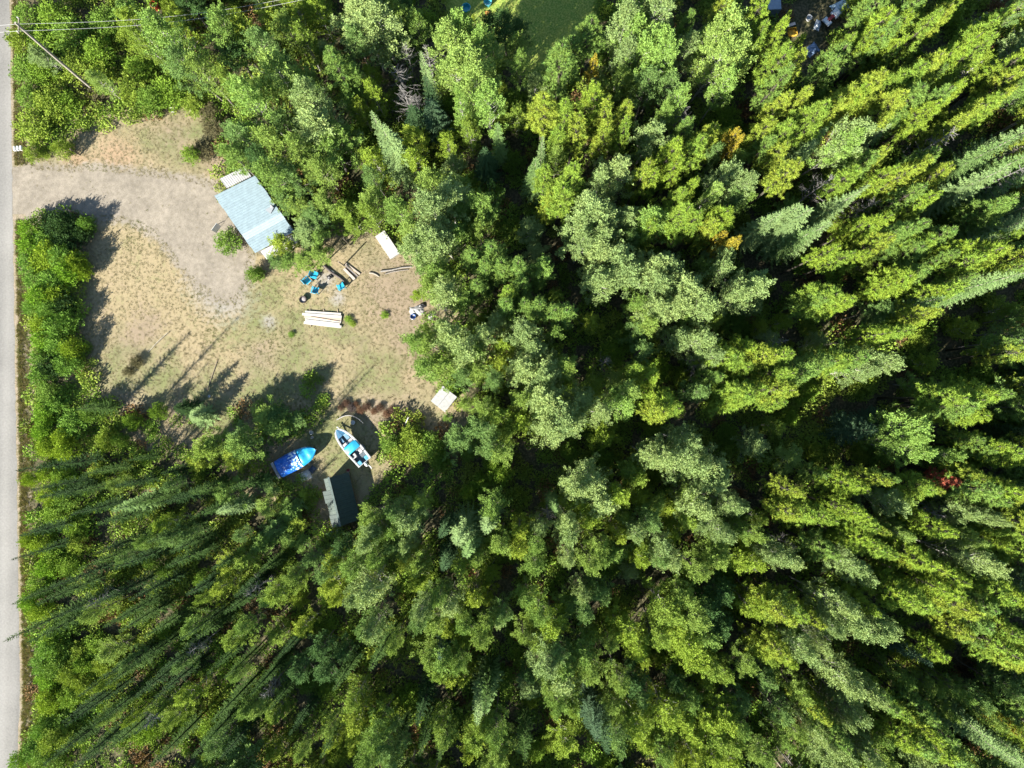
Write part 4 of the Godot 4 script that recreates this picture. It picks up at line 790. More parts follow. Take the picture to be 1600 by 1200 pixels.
func yard_texture() -> ImageTexture:
	# x from -60 to -4, z from -38 to 18
	var n := 1000
	var drive := PackedVector2Array(DRIVE)
	var coarse := 112
	var half := Image.create(coarse, coarse, false, Image.FORMAT_RGBAF)
	var extra := Image.create(coarse, coarse, false, Image.FORMAT_RGBAF)
	for j in coarse:
		for i in coarse:
			var p := Vector2(-60 + (i + 0.5) * 0.5, -38 + (j + 0.5) * 0.5)
			var w := {"g": 0.04, "r": 0.06, "a": 0.0, "o": 0.0, "s": 0.42, "d": 0.0, "e": 0.0}
			var edge := 99.0
			for k in DRIVE.size():
				edge = minf(edge, Geometry2D.get_closest_point_to_segment(p, DRIVE[k], DRIVE[(k + 1) % DRIVE.size()]).distance_to(p))
			w.d = 1.0 if Geometry2D.is_point_in_polygon(p, drive) else exp(-edge * edge * 0.55) * 0.85
			w.e = exp(-edge * edge * 0.35)
			for t in BLOBS:
				var e: PackedStringArray = t.split(" ")
				var d := p.distance_to(Vector2(e[1].to_float(), e[2].to_float())) / e[3].to_float()
				if d < 1.6:
					w[e[0]] += exp(-d * d * 1.6)
			half.set_pixel(i, j, Color(w.g, w.r, w.a, w.o))
			extra.set_pixel(i, j, Color(w.s, w.d, w.e, 1))
	half.resize(n, n, Image.INTERPOLATE_CUBIC)
	extra.resize(n, n, Image.INTERPOLATE_CUBIC)
	var h := half.get_data().to_float32_array()
	var x := extra.get_data().to_float32_array()
	var a := noise_image(n, n, 0.014, 3)
	var b := noise_image(n, n, 0.07, 4, 4)
	var c := noise_image(n, n, 0.42, 5, 1)
	var straw := Color(0.335, 0.27, 0.16)
	var base_grass := Color(0.235, 0.205, 0.12)
	var green := Color(0.165, 0.19, 0.07)
	var soil := Color(0.265, 0.205, 0.15)
	var ash := Color(0.31, 0.29, 0.265)
	var dirt := Color(0.36, 0.25, 0.16)
	var out := PackedByteArray()
	out.resize(n * n * 3)
	for i in n * n:
		var k := (a[i] - 128) / 128.0
		var m := (b[i] - 128) / 128.0
		var f := (c[i] - 128) / 128.0
		var col := base_grass.lerp(straw, clampf(x[i * 4] * 1.2 + k * 0.8 + m * 0.5, 0, 1))
		col = col.lerp(green, clampf(h[i * 4] * 0.66 + m * 0.7 - k * 0.5 - 0.12, 0, 0.8))
		col = col.lerp(soil, clampf(h[i * 4 + 1] * 0.7 + m * 0.8 + k * 0.4 - 0.2, 0, 0.8))
		col = col.lerp(dirt, clampf(h[i * 4 + 3] * 1.1 + m * 0.5 - 0.2, 0, 0.9))
		col = col.lerp(ash, clampf(h[i * 4 + 2] * 1.1 + m * 0.35, 0, 0.85) if h[i * 4 + 2] > 0.05 else 0.0)
		var gravel: float = x[i * 4 + 1]
		if gravel > 0.02:
			var stony := clampf((gravel - 0.5) * 2.6 + 0.5 + (m * 0.9 + k * 0.5 + f * 0.25) * (0.35 + x[i * 4 + 2]), 0, 1)
			col = col.lerp(Color(0.268, 0.233, 0.188) * (1.0 + 0.22 * k + 0.10 * m), stony)
		col = col * 0.66 * (1.0 + 0.16 * f + 0.14 * m + rand(-0.12, 0.12))
		if rng.randf() < 0.035 - m * 0.05:
			col = col.lerp(Color(0.12, 0.10, 0.06), 0.6)
		out[i * 3] = int(255.0 * pow(clampf(col.r, 0, 1), 0.4545)); out[i * 3 + 1] = int(255.0 * pow(clampf(col.g, 0, 1), 0.4545)); out[i * 3 + 2] = int(255.0 * pow(clampf(col.b, 0, 1), 0.4545))
	return ImageTexture.create_from_image(Image.create_from_data(n, n, false, Image.FORMAT_RGB8, out))

func road_edge(z: float) -> float:
	return -58.55 + 0.031 * z if z < 34 else -57.5 - (z - 34) * 0.03

func build_ground() -> void:
	rng.seed = 11
	var s := Shape.new()
	s.quad(Vector3(-3000, 0, -3000), Vector3(3000, 0, -3000), Vector3(3000, 0, 3000), Vector3(-3000, 0, 3000))
	structure("ground", s, ground_look(speckled(512, 512, [Color(0.05, 0.055, 0.022), Color(0.085, 0.075, 0.04), Color(0.13, 0.11, 0.06)], 21, 0.012, 0.09), 0.06))
	var m := StandardMaterial3D.new()
	m.albedo_texture = yard_texture()
	m.roughness = 0.95
	m.metallic_specular = 0.2
	m.texture_repeat = false
	var y := flat_sheet(YARD, 0.004, 0.25)
	var arr := y.mesh().surface_get_arrays(0)
	var uv := PackedVector2Array()
	for p in y.v:
		uv.append(Vector2((p.x + 60.0) / 56.0, (p.z + 38.0) / 56.0))
	arr[Mesh.ARRAY_TEX_UV] = uv
	var ym := ArrayMesh.new()
	ym.add_surface_from_arrays(Mesh.PRIMITIVE_TRIANGLES, arr)
	structure("dry_grass_clearing", ym, m)
	var dr := flat_sheet(DRIVE, 0.008, 0.14)
	var da := dr.mesh().surface_get_arrays(0)
	var duv := PackedVector2Array()
	for p in dr.v:
		duv.append(Vector2((p.x + 60.0) / 56.0, (p.z + 38.0) / 56.0))
	da[Mesh.ARRAY_TEX_UV] = duv
	var dmesh := ArrayMesh.new()
	dmesh.add_surface_from_arrays(Mesh.PRIMITIVE_TRIANGLES, da)
	structure("gravel_driveway", dmesh, m)
	structure("neighbour_lawn", flat_sheet(LAWN, 0.004, 0.3), ground_look(speckled(256, 256, [Color(0.20, 0.32, 0.05), Color(0.28, 0.36, 0.06), Color(0.34, 0.32, 0.09)], 41, 0.02, 0.12), 0.12))
	# verge and road, both running along the edge of the plot
	var verge := Shape.new()
	var road := Shape.new()
	var step := 0.7
	var z := -140.0
	var last := [0.0, 0.0]
	while z < 140.0:
		var now := [road_edge(z) + rand(-0.07, 0.07), road_edge(z) + 1.5 + rand(-0.3, 0.3)]
		if z > -140.0:
			road.quad(Vector3(-67, 0.016, z - step), Vector3(last[0], 0.016, z - step), Vector3(now[0], 0.016, z), Vector3(-67, 0.016, z))
			if z < -27.0 or z > -21.0:
				verge.quad(Vector3(-70, 0.012, z - step), Vector3(last[1], 0.012, z - step), Vector3(now[1], 0.012, z), Vector3(-70, 0.012, z))
		last = now
		z += step
	structure("roadside_verge", verge, ground_look(speckled(512, 512, [Color(0.30, 0.24, 0.175), Color(0.19, 0.17, 0.09), Color(0.36, 0.30, 0.24)], 51, 0.02, 0.14), 0.13))
	var w := 96
	var h := 1024
	var grit := noise_image(w, h, 0.35, 61, 2)
	var wide := noise_image(w, h, 0.012, 62)
	var out := PackedByteArray()
	out.resize(w * h * 3)
	for j in h:
		for i in w:
			var t := i / float(w)   # 0 at the far edge, 1 at the near edge
			var track := 0.06 * exp(-pow((t - 0.78) / 0.07, 2.0)) + 0.06 * exp(-pow((t - 0.52) / 0.07, 2.0))
			var k := 0.128 + track * 0.5 + (grit[j * w + i] - 128) / 128.0 * 0.03 + (wide[j * w + i] - 128) / 128.0 * 0.03
			if t > 0.93:
				k -= (t - 0.93) * 0.5
			for q in 3:
				out[(j * w + i) * 3 + q] = int(255.0 * pow(clampf(k * [1.0, 0.955, 0.89][q], 0, 1), 0.4545))
	var rm := StandardMaterial3D.new()
	rm.albedo_texture = ImageTexture.create_from_image(Image.create_from_data(w, h, false, Image.FORMAT_RGB8, out))
	rm.roughness = 0.9
	var ra := road.mesh().surface_get_arrays(0)
	var ruv := PackedVector2Array()
	for p in road.v:
		ruv.append(Vector2((p.x + 67.0) / 9.4, p.z / 90.0 + 0.5))
	ra[Mesh.ARRAY_TEX_UV] = ruv
	var rmesh := ArrayMesh.new()
	rmesh.add_surface_from_arrays(Mesh.PRIMITIVE_TRIANGLES, ra)
	structure("road", rmesh, rm)

# ---------------------------------------------------------------- buildings of the yard
func ribbed_sheet(a: Vector3, along: Vector3, down: Vector3, ribs: int, rise: float, col := Color.WHITE) -> Shape:
	# one roofing sheet: its corner, the edge across its ribs, the edge along its ribs
	var s := Shape.new()
	var up := along.cross(down).normalized()
	if up.y < 0:
		up = -up
	var line := []
	for i in ribs:
		var f := float(i) / ribs
		var g := 1.0 / ribs
		line.append([f + g * 0.05, 0.0]); line.append([f + g * 0.12, rise]); line.append([f + g * 0.24, rise]); line.append([f + g * 0.31, 0.0])
	line.append([1.0, 0.0])
	line.push_front([0.0, 0.0])
	var top := []
	var foot := []
	for e in line:
		top.append(a + along * e[0] + up * e[1])
		foot.append(a + along * e[0] + up * e[1] + down)
	s.loft([top, foot], col)
	var under := up * 0.025
	s.loft([[a - under, a + along - under], [a + down - under, a + along + down - under]], col)
	s.quad(a + down, a + down - under, a + down + along - under, a + down + along, col)
	s.quad(a, a - under, a + along - under, a + along, col)
	return s

func wall_of(a: Vector3, b: Vector3, ya: float, yb: float, s: Shape, thick := 0.12) -> void:
	# a wall on the ground from a to b with heights ya and yb
	var d := (b - a).normalized()
	var n := Vector3(d.z, 0, -d.x) * thick * 0.5
	var k := [a - n, b - n, b + n, a + n]
	var top := [a - n + Vector3(0, ya, 0), b - n + Vector3(0, yb, 0), b + n + Vector3(0, yb, 0), a + n + Vector3(0, ya, 0)]
	for i in 4:
		var j := (i + 1) % 4
		s.quad(k[i], top[i], top[j], k[j])
	s.quad(top[0], top[3], top[2], top[1])

func build_yard() -> void:
	rng.seed = 12
	# the workshop: a skewed box under one slope of nine ribbed sheets
	var A := Vector3(-34.51, 0, -23.06)
	var B := Vector3(-29.76, 0, -25.22)
	var C := Vector3(-25.3, 0, -18.9)
	var D := Vector3(-29.83, 0, -16.53)
	var o := base("workshop", Vector3(-30, 0, -21))
	var at := func(p: Vector3) -> Vector3: return p - o.position
	var steel := worn(Color(0.215, 0.285, 0.32), 0.8, 0.25, 0.5, 2)
	var pale := worn(Color(0.28, 0.345, 0.375), 0.85, 0.25, 0.5, 3)
	var low := 2.55
	var high := 2.95
	for i in 9:
		var f0 := i / 9.0
		var f1 := (i + 1) / 9.0
		var a0 := A.lerp(D, f0) + Vector3(0, low, 0)
		var a1 := A.lerp(D, f1) + Vector3(0, low, 0)
		var b0 := B.lerp(C, f0) + Vector3(0, high, 0)
		var shift := Vector3(rand(-0.03, 0.03), 0.006 * (i % 2), rand(-0.03, 0.03))
		part("roof_sheet", ribbed_sheet(at.call(b0) + shift, a1 - a0, a0 - b0, 3, 0.06), steel if i != 6 else pale, o)
	var walls := Shape.new()
	var inn := 0.93
	var mid := (A + B + C + D) * 0.25
	var ai := mid + (A - mid) * inn
	var bi := mid + (B - mid) * inn
	var ci := mid + (C - mid) * inn
	var di := mid + (D - mid) * inn
	wall_of(at.call(ai), at.call(bi), low - 0.04, high - 0.07, walls)
	wall_of(at.call(bi), at.call(ci), high - 0.07, high - 0.07, walls)
	wall_of(at.call(ci), at.call(di), high - 0.07, low - 0.04, walls)
	wall_of(at.call(di), at.call(ai), low - 0.04, low - 0.04, walls)
	part("wall", walls, worn(Color(0.34, 0.31, 0.26), 0.6, 0.4, 0.85, 1, Vector3(1, 4, 1)), o)
	var door := Shape.new()
	var dm: Vector3 = at.call(di.lerp(ai, 0.45))
	var dd := (ai - di).normalized()
	var dn := Vector3(-dd.z, 0, dd.x)
	if dn.dot(dm) < 0:
		dn = -dn
	door.box(dm + dn * 0.09 + Vector3(0, 1.0, 0), Vector3(0.9, 2.0, 0.05), Basis(dd, Vector3.UP, dd.cross(Vector3.UP)))
	var dp := part("door", door, paint(Color(0.25, 0.2, 0.16)), o)
	var knob := Shape.new()
	knob.lathe(dm + dn * 0.13 + dd * 0.35 + Vector3(0, 1.0, 0), [Vector2(0.001, -0.04), Vector2(0.035, 0), Vector2(0.001, 0.04)], 8)
	part("handle", knob, paint(Color(0.5, 0.5, 0.5), 0.3, 0.9), dp)
	# stove pipe with a bent flashing
	var pipe := Shape.new()
	var pp: Vector3 = at.call(Vector3(-27.6, 2.9, -21.6))
	pipe.tube([pp - Vector3(0, 0.3, 0), pp + Vector3(0, 0.7, 0)], [0.09, 0.09], 10)
	pipe.lathe(pp + Vector3(0, 0.82, 0), [Vector2(0.16, -0.08), Vector2(0.16, -0.05), Vector2(0.001, 0.06)], 10)
	part("stove_pipe", pipe, paint(Color(0.3, 0.31, 0.33), 0.4, 0.6), o)
	var flap := Shape.new()
	flap.tri(pp + Vector3(-0.95, 0.08, 0.25), pp + Vector3(0.35, 0.42, -0.35), pp + Vector3(-0.35, 0.08, 0.75), Color.WHITE)
	flap.tri(pp + Vector3(-0.95, 0.06, 0.25), pp + Vector3(-0.35, 0.06, 0.75), pp + Vector3(0.35, 0.40, -0.35), Color.WHITE)
	part("bent_flashing", flap, paint(Color(0.11, 0.125, 0.14), 0.6), o)
	for i in 4:
		var f0 := 0.12 + i * 0.21
		var p0: Vector3 = at.call(D.lerp(C, f0)) + Vector3(0, 2.3, 0)
		var p1: Vector3 = at.call(D.lerp(C, f0 + 0.205)) + Vector3(0, 2.3, 0)
		var ahead := (D - A).normalized() * (1.15 + rand(-0.08, 0.08)) + Vector3(0, -0.18, 0)
		part("lean_to_sheet", ribbed_sheet(p0 + Vector3(0, 0.004 * i, 0), p1 - p0, ahead, 3, 0.02), worn(Color(0.42, 0.42, 0.41), 0.85, 0.3, 0.6, i), o)
	for f in [0.16, 0.9]:
		var posts := Shape.new()
		var q: Vector3 = at.call(D.lerp(C, f)) + (D - A).normalized() * 1.0
		posts.box(q + Vector3(0, 1.05, 0), Vector3(0.1, 2.1, 0.1))
		part("lean_to_post", posts, worn(Color(0.3, 0.24, 0.17), 0.6, 0.5), o)
	tag(o, "big workshop with a pale blue ribbed metal roof at the end of the driveway", "shed")

	# white ribbed lean-to behind the workshop
	var l := base("lumber_shelter", Vector3(-32.9, 0, -25.3))
	var lat := func(p: Vector3) -> Vector3: return p - l.position
	var l0 := Vector3(-34.15, 1.95, -25.19)
	var l1 := Vector3(-31.35, 1.95, -26.55)
	var ld := Vector3(0.72, -0.25, 1.02)
	for i in 4:
		part("roof_sheet", ribbed_sheet(lat.call(l0.lerp(l1, i / 4.0)) + Vector3(0, 0.005 * (i % 2), 0), (l1 - l0) / 4.0, ld, 3, 0.03), worn(Color(0.36, 0.36, 0.36), 0.8, 0.4, 0.5, i), l)
	for q in [[0.05, 0.05], [0.95, 0.05], [0.05, 0.92], [0.95, 0.92]]:
		var ps := Shape.new()
		var foot: Vector3 = lat.call(l0.lerp(l1, q[0]) + ld * q[1])
		beam(Vector3(foot.x, 0, foot.z), foot - Vector3(0, 0.04, 0), 0.09, 0.09, ps)
		part("post", ps, worn(Color(0.33, 0.26, 0.18), 0.6, 0.5), l)
	tag(l, "small white ribbed lean-to roof on posts against the upper corner of the workshop", "lean-to")
	for i in 5:
		var pl := Shape.new()
		var p0 := Vector3(-33.2 + 0.09 * i, 0.1 + 0.06 * i, -23.85 - 0.02 * i)
		var p1 := p0 + Vector3(2.0, 0, -1.0) * rand(0.85, 1.05)
		beam(p0, p1, 0.16, 0.05, pl)
		var po := part("loose_plank", pl, worn([Color(0.45, 0.27, 0.13), Color(0.36, 0.24, 0.14), Color(0.5, 0.33, 0.18)][i % 3], 0.6, 0.6, 0.8, i, Vector3(1, 1, 6)), self)
		tag(po, ["lowest", "second", "middle", "fourth", "topmost"][i] + " orange-brown plank stacked between workshop and white lean-to", "plank", "planks by the lean-to")
		po.name = numbered("wooden_plank")

	# low white hutch
	var hut := base("white_hutch", Vector3(-15.17, 0, -17.8), -atan2(2.6, 1.74))
	var hb := Shape.new()
	hb.box(Vector3(0, 0.5, 0), Vector3(2.9, 0.8, 1.1))
	part("box_wall", hb, worn(Color(0.55, 0.53, 0.5), 0.7, 0.5), hut)
	for i in 3:
		var hs := Shape.new()
		hs.box(Vector3(-1.05 + i * 1.05, 1.0 + 0.004 * i, 0), Vector3(1.045, 0.05, 1.28), Basis.IDENTITY, Color.WHITE, 0.01)
		part("lid_panel", hs, worn(Color(0.42, 0.415, 0.40), 0.9, 0.4, 0.6, i), hut)
	for q in [[-1.3, -0.45], [1.3, -0.45], [-1.3, 0.45], [1.3, 0.45]]:
		var hl := Shape.new()
		hl.box(Vector3(q[0], 0.06, q[1]), Vector3(0.1, 0.12, 0.1))
		part("leg", hl, paint(Color(0.3, 0.25, 0.2)), hut)
	tag(hut, "long low white-topped hutch in reddish weeds at the upper edge of the clearing", "hutch")

	# square white shed of two roof panels
	var w := base("small_white_shed", Vector3(-8.55, 0, -0.12), atan2(1.74, 1.39))
	var wb := Shape.new()
	wb.box(Vector3(0, 0.9, 0), Vector3(1.95, 1.8, 1.75))
	part("wall", wb, worn(Color(0.6, 0.58, 0.55), 0.7, 0.5), w)
	for sgn in [-1, 1]:
		var wp := Shape.new()
		wp.box(Vector3(0, 1.92, 0.515 * sgn), Vector3(2.2, 0.05, 1.02), Basis(Vector3.RIGHT, 0.14 * sgn), Color.WHITE, 0.01)
		part("roof_panel", wp, worn(Color(0.37, 0.37, 0.36), 0.75, 0.4, 0.6, 4 + sgn), w)
	var wd := Shape.new()
	wd.box(Vector3(-1.0, 0.85, 0.1), Vector3(0.05, 1.6, 0.75))
	var wdp := part("door", wd, worn(Color(0.4, 0.37, 0.33), 0.7, 0.5), w)
	var wh := Shape.new()
	wh.box(Vector3(-1.05, 0.85, 0.38), Vector3(0.05, 0.14, 0.04))
	part("handle", wh, paint(Color(0.2, 0.2, 0.2), 0.4, 0.7), wdp)
	tag(w, "square white shed whose flat roof is two panels with a dark seam", "shed")

	# green-roofed shed
	var g := base("green_roofed_shed", Vector3(-20.5, 0, 11.3))
	var r0 := Vector3(-21.22, 3.0, 8.64) - g.position
	var r1 := Vector3(-19.88, 3.0, 13.95) - g.position
	var run := r1 - r0
	var ru := run.normalized()
	var right := Vector3(-ru.z, 0, ru.x) * -1.0
	if right.x < 0:
		right = -right
	var cols := [Color(0.065, 0.095, 0.08), Color(0.04, 0.064, 0.058), Color(0.062, 0.092, 0.075), Color(0.042, 0.066, 0.06)]
	var widths := [0.7, 1.25, 1.05, 1.15]
	for i in 4:
		var s0: Vector3 = r0 + run * (i * 0.25) + Vector3(0, 0.01 * i, 0)
		part("left_roof_sheet", ribbed_sheet(s0, run * 0.255, -right * widths[i] + Vector3(0, -0.62 * widths[i], 0), 3, 0.02), worn(cols[i], 0.55, 0.5, 0.6, i), g)
		part("right_roof_sheet", ribbed_sheet(s0, run * 0.255, right * 1.85 + Vector3(0, -1.75, 0), 3, 0.02), worn(Color(0.034, 0.068, 0.062), 0.6, 0.5, 0.75, i), g)
	var cap := Shape.new()
	beam(r0 + Vector3(0, 0.05, 0) - ru * 0.08, r1 + Vector3(0, 0.09, 0) + ru * 0.08, 0.22, 0.05, cap)
	part("ridge_cap", cap, worn(Color(0.10, 0.14, 0.13), 0.6, 0.5), g)
	var gw := Shape.new()
	var e0 := r0 + ru * 0.25
	var e1 := r1 - ru * 0.25
	var fl := func(p: Vector3) -> Vector3: return Vector3(p.x, 0, p.z)
	wall_of(fl.call(e0 - right * 0.65), fl.call(e1 - right * 0.65), 2.5, 2.5, gw)
	wall_of(fl.call(e0 + right * 1.55), fl.call(e1 + right * 1.55), 1.4, 1.4, gw)
	for e in [e0, e1]:
		wall_of(fl.call(e - right * 0.6), fl.call(e + right * 0.2), 2.45, 2.7, gw)
		wall_of(fl.call(e + right * 0.2), fl.call(e + right * 1.5), 2.7, 1.45, gw)
	part("wall", gw, worn(Color(0.2, 0.15, 0.1), 0.5, 0.5, 0.9, 2, Vector3(1, 5, 1)), g)
	var gd := Shape.new()
	beam(fl.call(e0 - ru * 0.1 + right * 0.0), fl.call(e0 - ru * 0.1 + right * 0.8), 0.05, 1.8, gd)
	var gdo := part("door", gd, worn(Color(0.28, 0.2, 0.13), 0.6, 0.5), g)
	gdo.position.y = 0.95
	tag(g, "old shed with a steep dark green roof below the two boats", "shed")

# ---------------------------------------------------------------- boats
func hull_point(t: float, v: float, length: float, beam_: float, deep: float) -> Vector3:
	# t 0 at the stern to 1 at the bow, v -1 to 1 round the section; x forward, y up, z across
	var b := beam_ * 0.5 * pow(maxf(1.0 - pow(maxf(t - 0.28, 0.0) / 0.72, 3.0), 0.0), 0.52) * lerpf(0.93, 1.0, minf(t * 3.0, 1.0))
	b = maxf(b, 0.015)
	var sheer := deep * (0.86 + 0.32 * t * t)
	var keel := deep * 0.62 * pow(maxf(t - 0.55, 0.0) / 0.45, 2.2)
	var a := absf(v)
	var z := 0.0
	var y := 0.0
	if a < 0.55:
		z = b * 0.8 * a / 0.55
		y = keel + (deep * 0.16 + 0.1 * t) * (a / 0.55)
	else:
		var f := (a - 0.55) / 0.45
		z = b * lerpf(0.8, 1.0, f)
		y = lerpf(keel + deep * 0.16 + 0.1 * t, sheer, f)
	y = minf(y, sheer)
	return Vector3(t * length, y, z * signf(v))

func make_hull(length: float, beam_: float, deep: float) -> Shape:
	var s := Shape.new()
	var rows := []
	for i in 25:
		var row := []
		for k in 17:
			row.append(hull_point(i / 24.0, -1.0 + k / 8.0, length, beam_, deep))
		rows.append(row)
	s.loft(rows)
	return s

func trailer_for(at: Vector3, turn: float, length: float, lift: float, label: String) -> void:
	# axes as for the boat: x forward
	var t := base("boat_trailer", at, turn)
	var fr := Shape.new()
	for sgn in [-1, 1]:
		beam(Vector3(0.2, lift - 0.12, 0.55 * sgn), Vector3(length * 0.75, lift - 0.12, 0.5 * sgn), 0.08, 0.1, fr)
		beam(Vector3(length * 0.75, lift - 0.12, 0.5 * sgn), Vector3(length + 0.25, lift - 0.2, 0.05 * sgn), 0.08, 0.1, fr)
	for x in [0.35, 1.6, 3.0]:
		beam(Vector3(x, lift - 0.12, -0.5), Vector3(x, lift - 0.12, 0.5), 0.08, 0.08, fr)
	beam(Vector3(1.5, lift - 0.26, -0.8), Vector3(1.5, lift - 0.26, 0.8), 0.07, 0.07, fr)
	part("frame", fr, worn(Color(0.33, 0.34, 0.35), 0.6, 0.5, 0.5, 1, Vector3.ONE, 0.6), t)
	var tongue := Shape.new()
	beam(Vector3(length - 0.1, lift - 0.2, 0), Vector3(length + 0.45, lift - 0.2, 0), 0.09, 0.09, tongue)
	tongue.lathe(Vector3(length + 0.5, lift - 0.18, 0), [Vector2(0.001, 0.09), Vector2(0.08, 0.05), Vector2(0.08, -0.08)], 10)
	part("tongue", tongue, worn(Color(0.6, 0.6, 0.6), 0.6, 0.5), t)
	var jack := Shape.new()
	jack.tube([Vector3(length + 0.3, 0.02, 0.12), Vector3(length + 0.3, lift + 0.25, 0.12)], [0.04, 0.04], 8)
	part("jack", jack, paint(Color(0.4, 0.4, 0.42), 0.4, 0.6), t)
	for sgn in [-1, 1]:
		var wheel := Shape.new()
		var b := Basis(Vector3.RIGHT, PI / 2)
		wheel.lathe(Vector3(1.5, 0.3, 0.83 * sgn), [Vector2(0.18, -0.08), Vector2(0.27, -0.09), Vector2(0.3, -0.05), Vector2(0.3, 0.05), Vector2(0.27, 0.09), Vector2(0.18, 0.08)], 18, Color.WHITE, b)
		var wp := part("wheel", wheel, paint(Color(0.02, 0.02, 0.02), 0.85), t)
		var rim := Shape.new()
		rim.lathe(Vector3(1.5, 0.3, 0.83 * sgn), [Vector2(0.001, -0.05), Vector2(0.18, -0.06), Vector2(0.18, 0.06), Vector2(0.001, 0.05)], 14, Color.WHITE, b)
		part("rim", rim, paint(Color(0.6, 0.6, 0.58), 0.4, 0.5), wp)
		var guard := Shape.new()
		var rows := []
		for k in 9:
			var a := PI * (0.05 + 0.9 * k / 8.0)
			var c := Vector3(1.5 + cos(a) * 0.38, 0.3 + sin(a) * 0.36, 0)
			rows.append([c + Vector3(0, 0, 0.72 * sgn), c + Vector3(0, 0, 0.96 * sgn)])
		guard.loft(rows)
		part("mudguard", guard, worn(Color(0.25, 0.27, 0.3), 0.6, 0.5), t)
	tag(t, label, "trailer", "boat trailers")

func build_boats() -> void:
	rng.seed = 13
	# the open boat; stern at the point below, bow towards the upper left
	var stern := Vector3(-17.54, 0, 7.07)
	var bow := Vector3(-20.75, 0, 3.34)
	var turn := atan2(-(bow - stern).z, (bow - stern).x)
	var L := 4.92
	var W := 1.92
	var D := 0.95
	var lift := 0.62
	trailer_for(stern, turn, L - 0.2, lift, "galvanised boat trailer carrying the open blue boat")
	var o := base("open_boat", stern + Vector3(0, lift, 0), turn)
	var white := worn(Color(0.46, 0.47, 0.475), 0.6, 0.6, 0.35, 2)
	var blue := worn(Color(0.05, 0.17, 0.30), 0.45, 0.8, 0.35, 3)
	part("hull", make_hull(L, W, D), worn(Color(0.30, 0.48, 0.60), 0.7, 0.5, 0.3, 1), o, true)
	var rim := Shape.new()
	for sgn in [-1.0, 1.0]:
		var rows := []
		for i in 25:
			var t := i / 24.0
			var p := hull_point(t, sgn, L, W, D)
			var inner := 0.2 * minf(1.0, absf(p.z) / 0.3)
			rows.append([p + Vector3(0.02, -0.05, 0.02 * sgn), p + Vector3(0, 0.03, 0.02 * sgn), p + Vector3(-0.02, 0.045, -0.5 * inner * sgn), p + Vector3(-0.04, 0.02, -inner * sgn), p + Vector3(-0.04, -0.25, -inner * sgn)])
		rim.loft(rows)
	part("gunwale", rim, white, o)
	var floor_ := Shape.new()
	var frows := []
	for i in 20:
		var t := lerpf(0.02, 0.88, i / 19.0)
		var p := hull_point(t, 1.0, L, W, D)
		var z := maxf(p.z - 0.14, 0.02)
		frows.append([Vector3(p.x, 0.34 + 0.12 * t, -z), Vector3(p.x, 0.34 + 0.12 * t, z)])
	floor_.loft(frows)
	part("cockpit_sole", floor_, worn(Color(0.10, 0.13, 0.16), 0.5, 0.8), o)
	var deck := Shape.new()
	var drows := []
	for i in 9:
		var t := lerpf(0.80, 0.995, i / 8.0)
		var p := hull_point(t, 1.0, L, W, D)
		var z := maxf(p.z - 0.1, 0.005)
		drows.append([Vector3(p.x, p.y + 0.02, -z), Vector3(p.x, p.y + 0.06, 0), Vector3(p.x, p.y + 0.02, z)])
	deck.loft(drows)
	part("foredeck", deck, blue, o)
	var well := Shape.new()
	var pw := hull_point(0.66, 1.0, L, W, D)
	well.box(Vector3(L * 0.74, 0.66, 0.33), Vector3(0.75, 0.3, 0.42), Basis.IDENTITY, Color.WHITE, 0.03)
	well.box(Vector3(L * 0.74, 0.66, -0.38), Vector3(0.7, 0.3, 0.3), Basis.IDENTITY, Color.WHITE, 0.03)
	part("bow_seat", well, worn(Color(0.16, 0.30, 0.42), 0.6, 0.8), o)
	var screen := Shape.new()
	var srows := []
	for k in 9:
		var a := -1.0 + k / 4.0
		var z := a * (pw.z - 0.16)
		srows.append([Vector3(L * 0.62 - 0.2 * a * a, 0.82, z), Vector3(L * 0.58 - 0.2 * a * a, 1.2, z * 0.94)])
	screen.loft(srows)
	var pane := StandardMaterial3D.new()
	pane.albedo_color = Color(0.6, 0.75, 0.85, 0.25)
	pane.transparency = BaseMaterial3D.TRANSPARENCY_ALPHA
	pane.roughness = 0.08
	part("windscreen", screen, pane, o)
	var dash := Shape.new()
	dash.box(Vector3(L * 0.61, 0.7, 0.42), Vector3(0.3, 0.45, 0.5), Basis.IDENTITY, Color.WHITE, 0.03)
	dash.box(Vector3(L * 0.61, 0.7, -0.42), Vector3(0.3, 0.45, 0.5), Basis.IDENTITY, Color.WHITE, 0.03)
	part("dashboard", dash, worn(Color(0.42, 0.40, 0.40), 0.6, 0.8), o)
	for q in [[0.30, 0.45], [0.30, -0.42], [0.62, -0.0]]:
		var seat := Shape.new()
		if q[1] == 0.0:
			continue
		seat.box(Vector3(L * q[0] - 0.1, 0.62, q[1]), Vector3(0.45, 0.16, 0.42), Basis.IDENTITY, Color.WHITE, 0.03)
		var sp := part("seat", seat, worn(Color(0.42, 0.41, 0.41), 0.6, 0.8), o)
		var sb := Shape.new()
		sb.box(Vector3(L * q[0] - 0.34, 0.85, q[1]), Vector3(0.1, 0.5, 0.42), Basis.IDENTITY, Color.WHITE, 0.02)
		part("backrest", sb, worn(Color(0.55, 0.53, 0.55), 0.7, 0.8), sp)
	# bright blue cover over the middle of the cockpit
	var cover := Shape.new()
	var crow := []
	for i in 7:
		var row := []
		for k in 9:
			var a := -1.0 + k / 4.0
			row.append(Vector3(L * lerpf(0.36, 0.56, i / 6.0), 1.0 + 0.14 * (1.0 - a * a) + rand(-0.015, 0.015) - (0.12 if i in [0, 6] else 0.0), a * (W * 0.5 - 0.13)))
		crow.append(row)
	cover.loft(crow)
	part("blue_cover", cover, worn(Color(0.02, 0.36, 0.58), 0.75, 0.8, 0.45, 1), o, true)
	var tr := Shape.new()
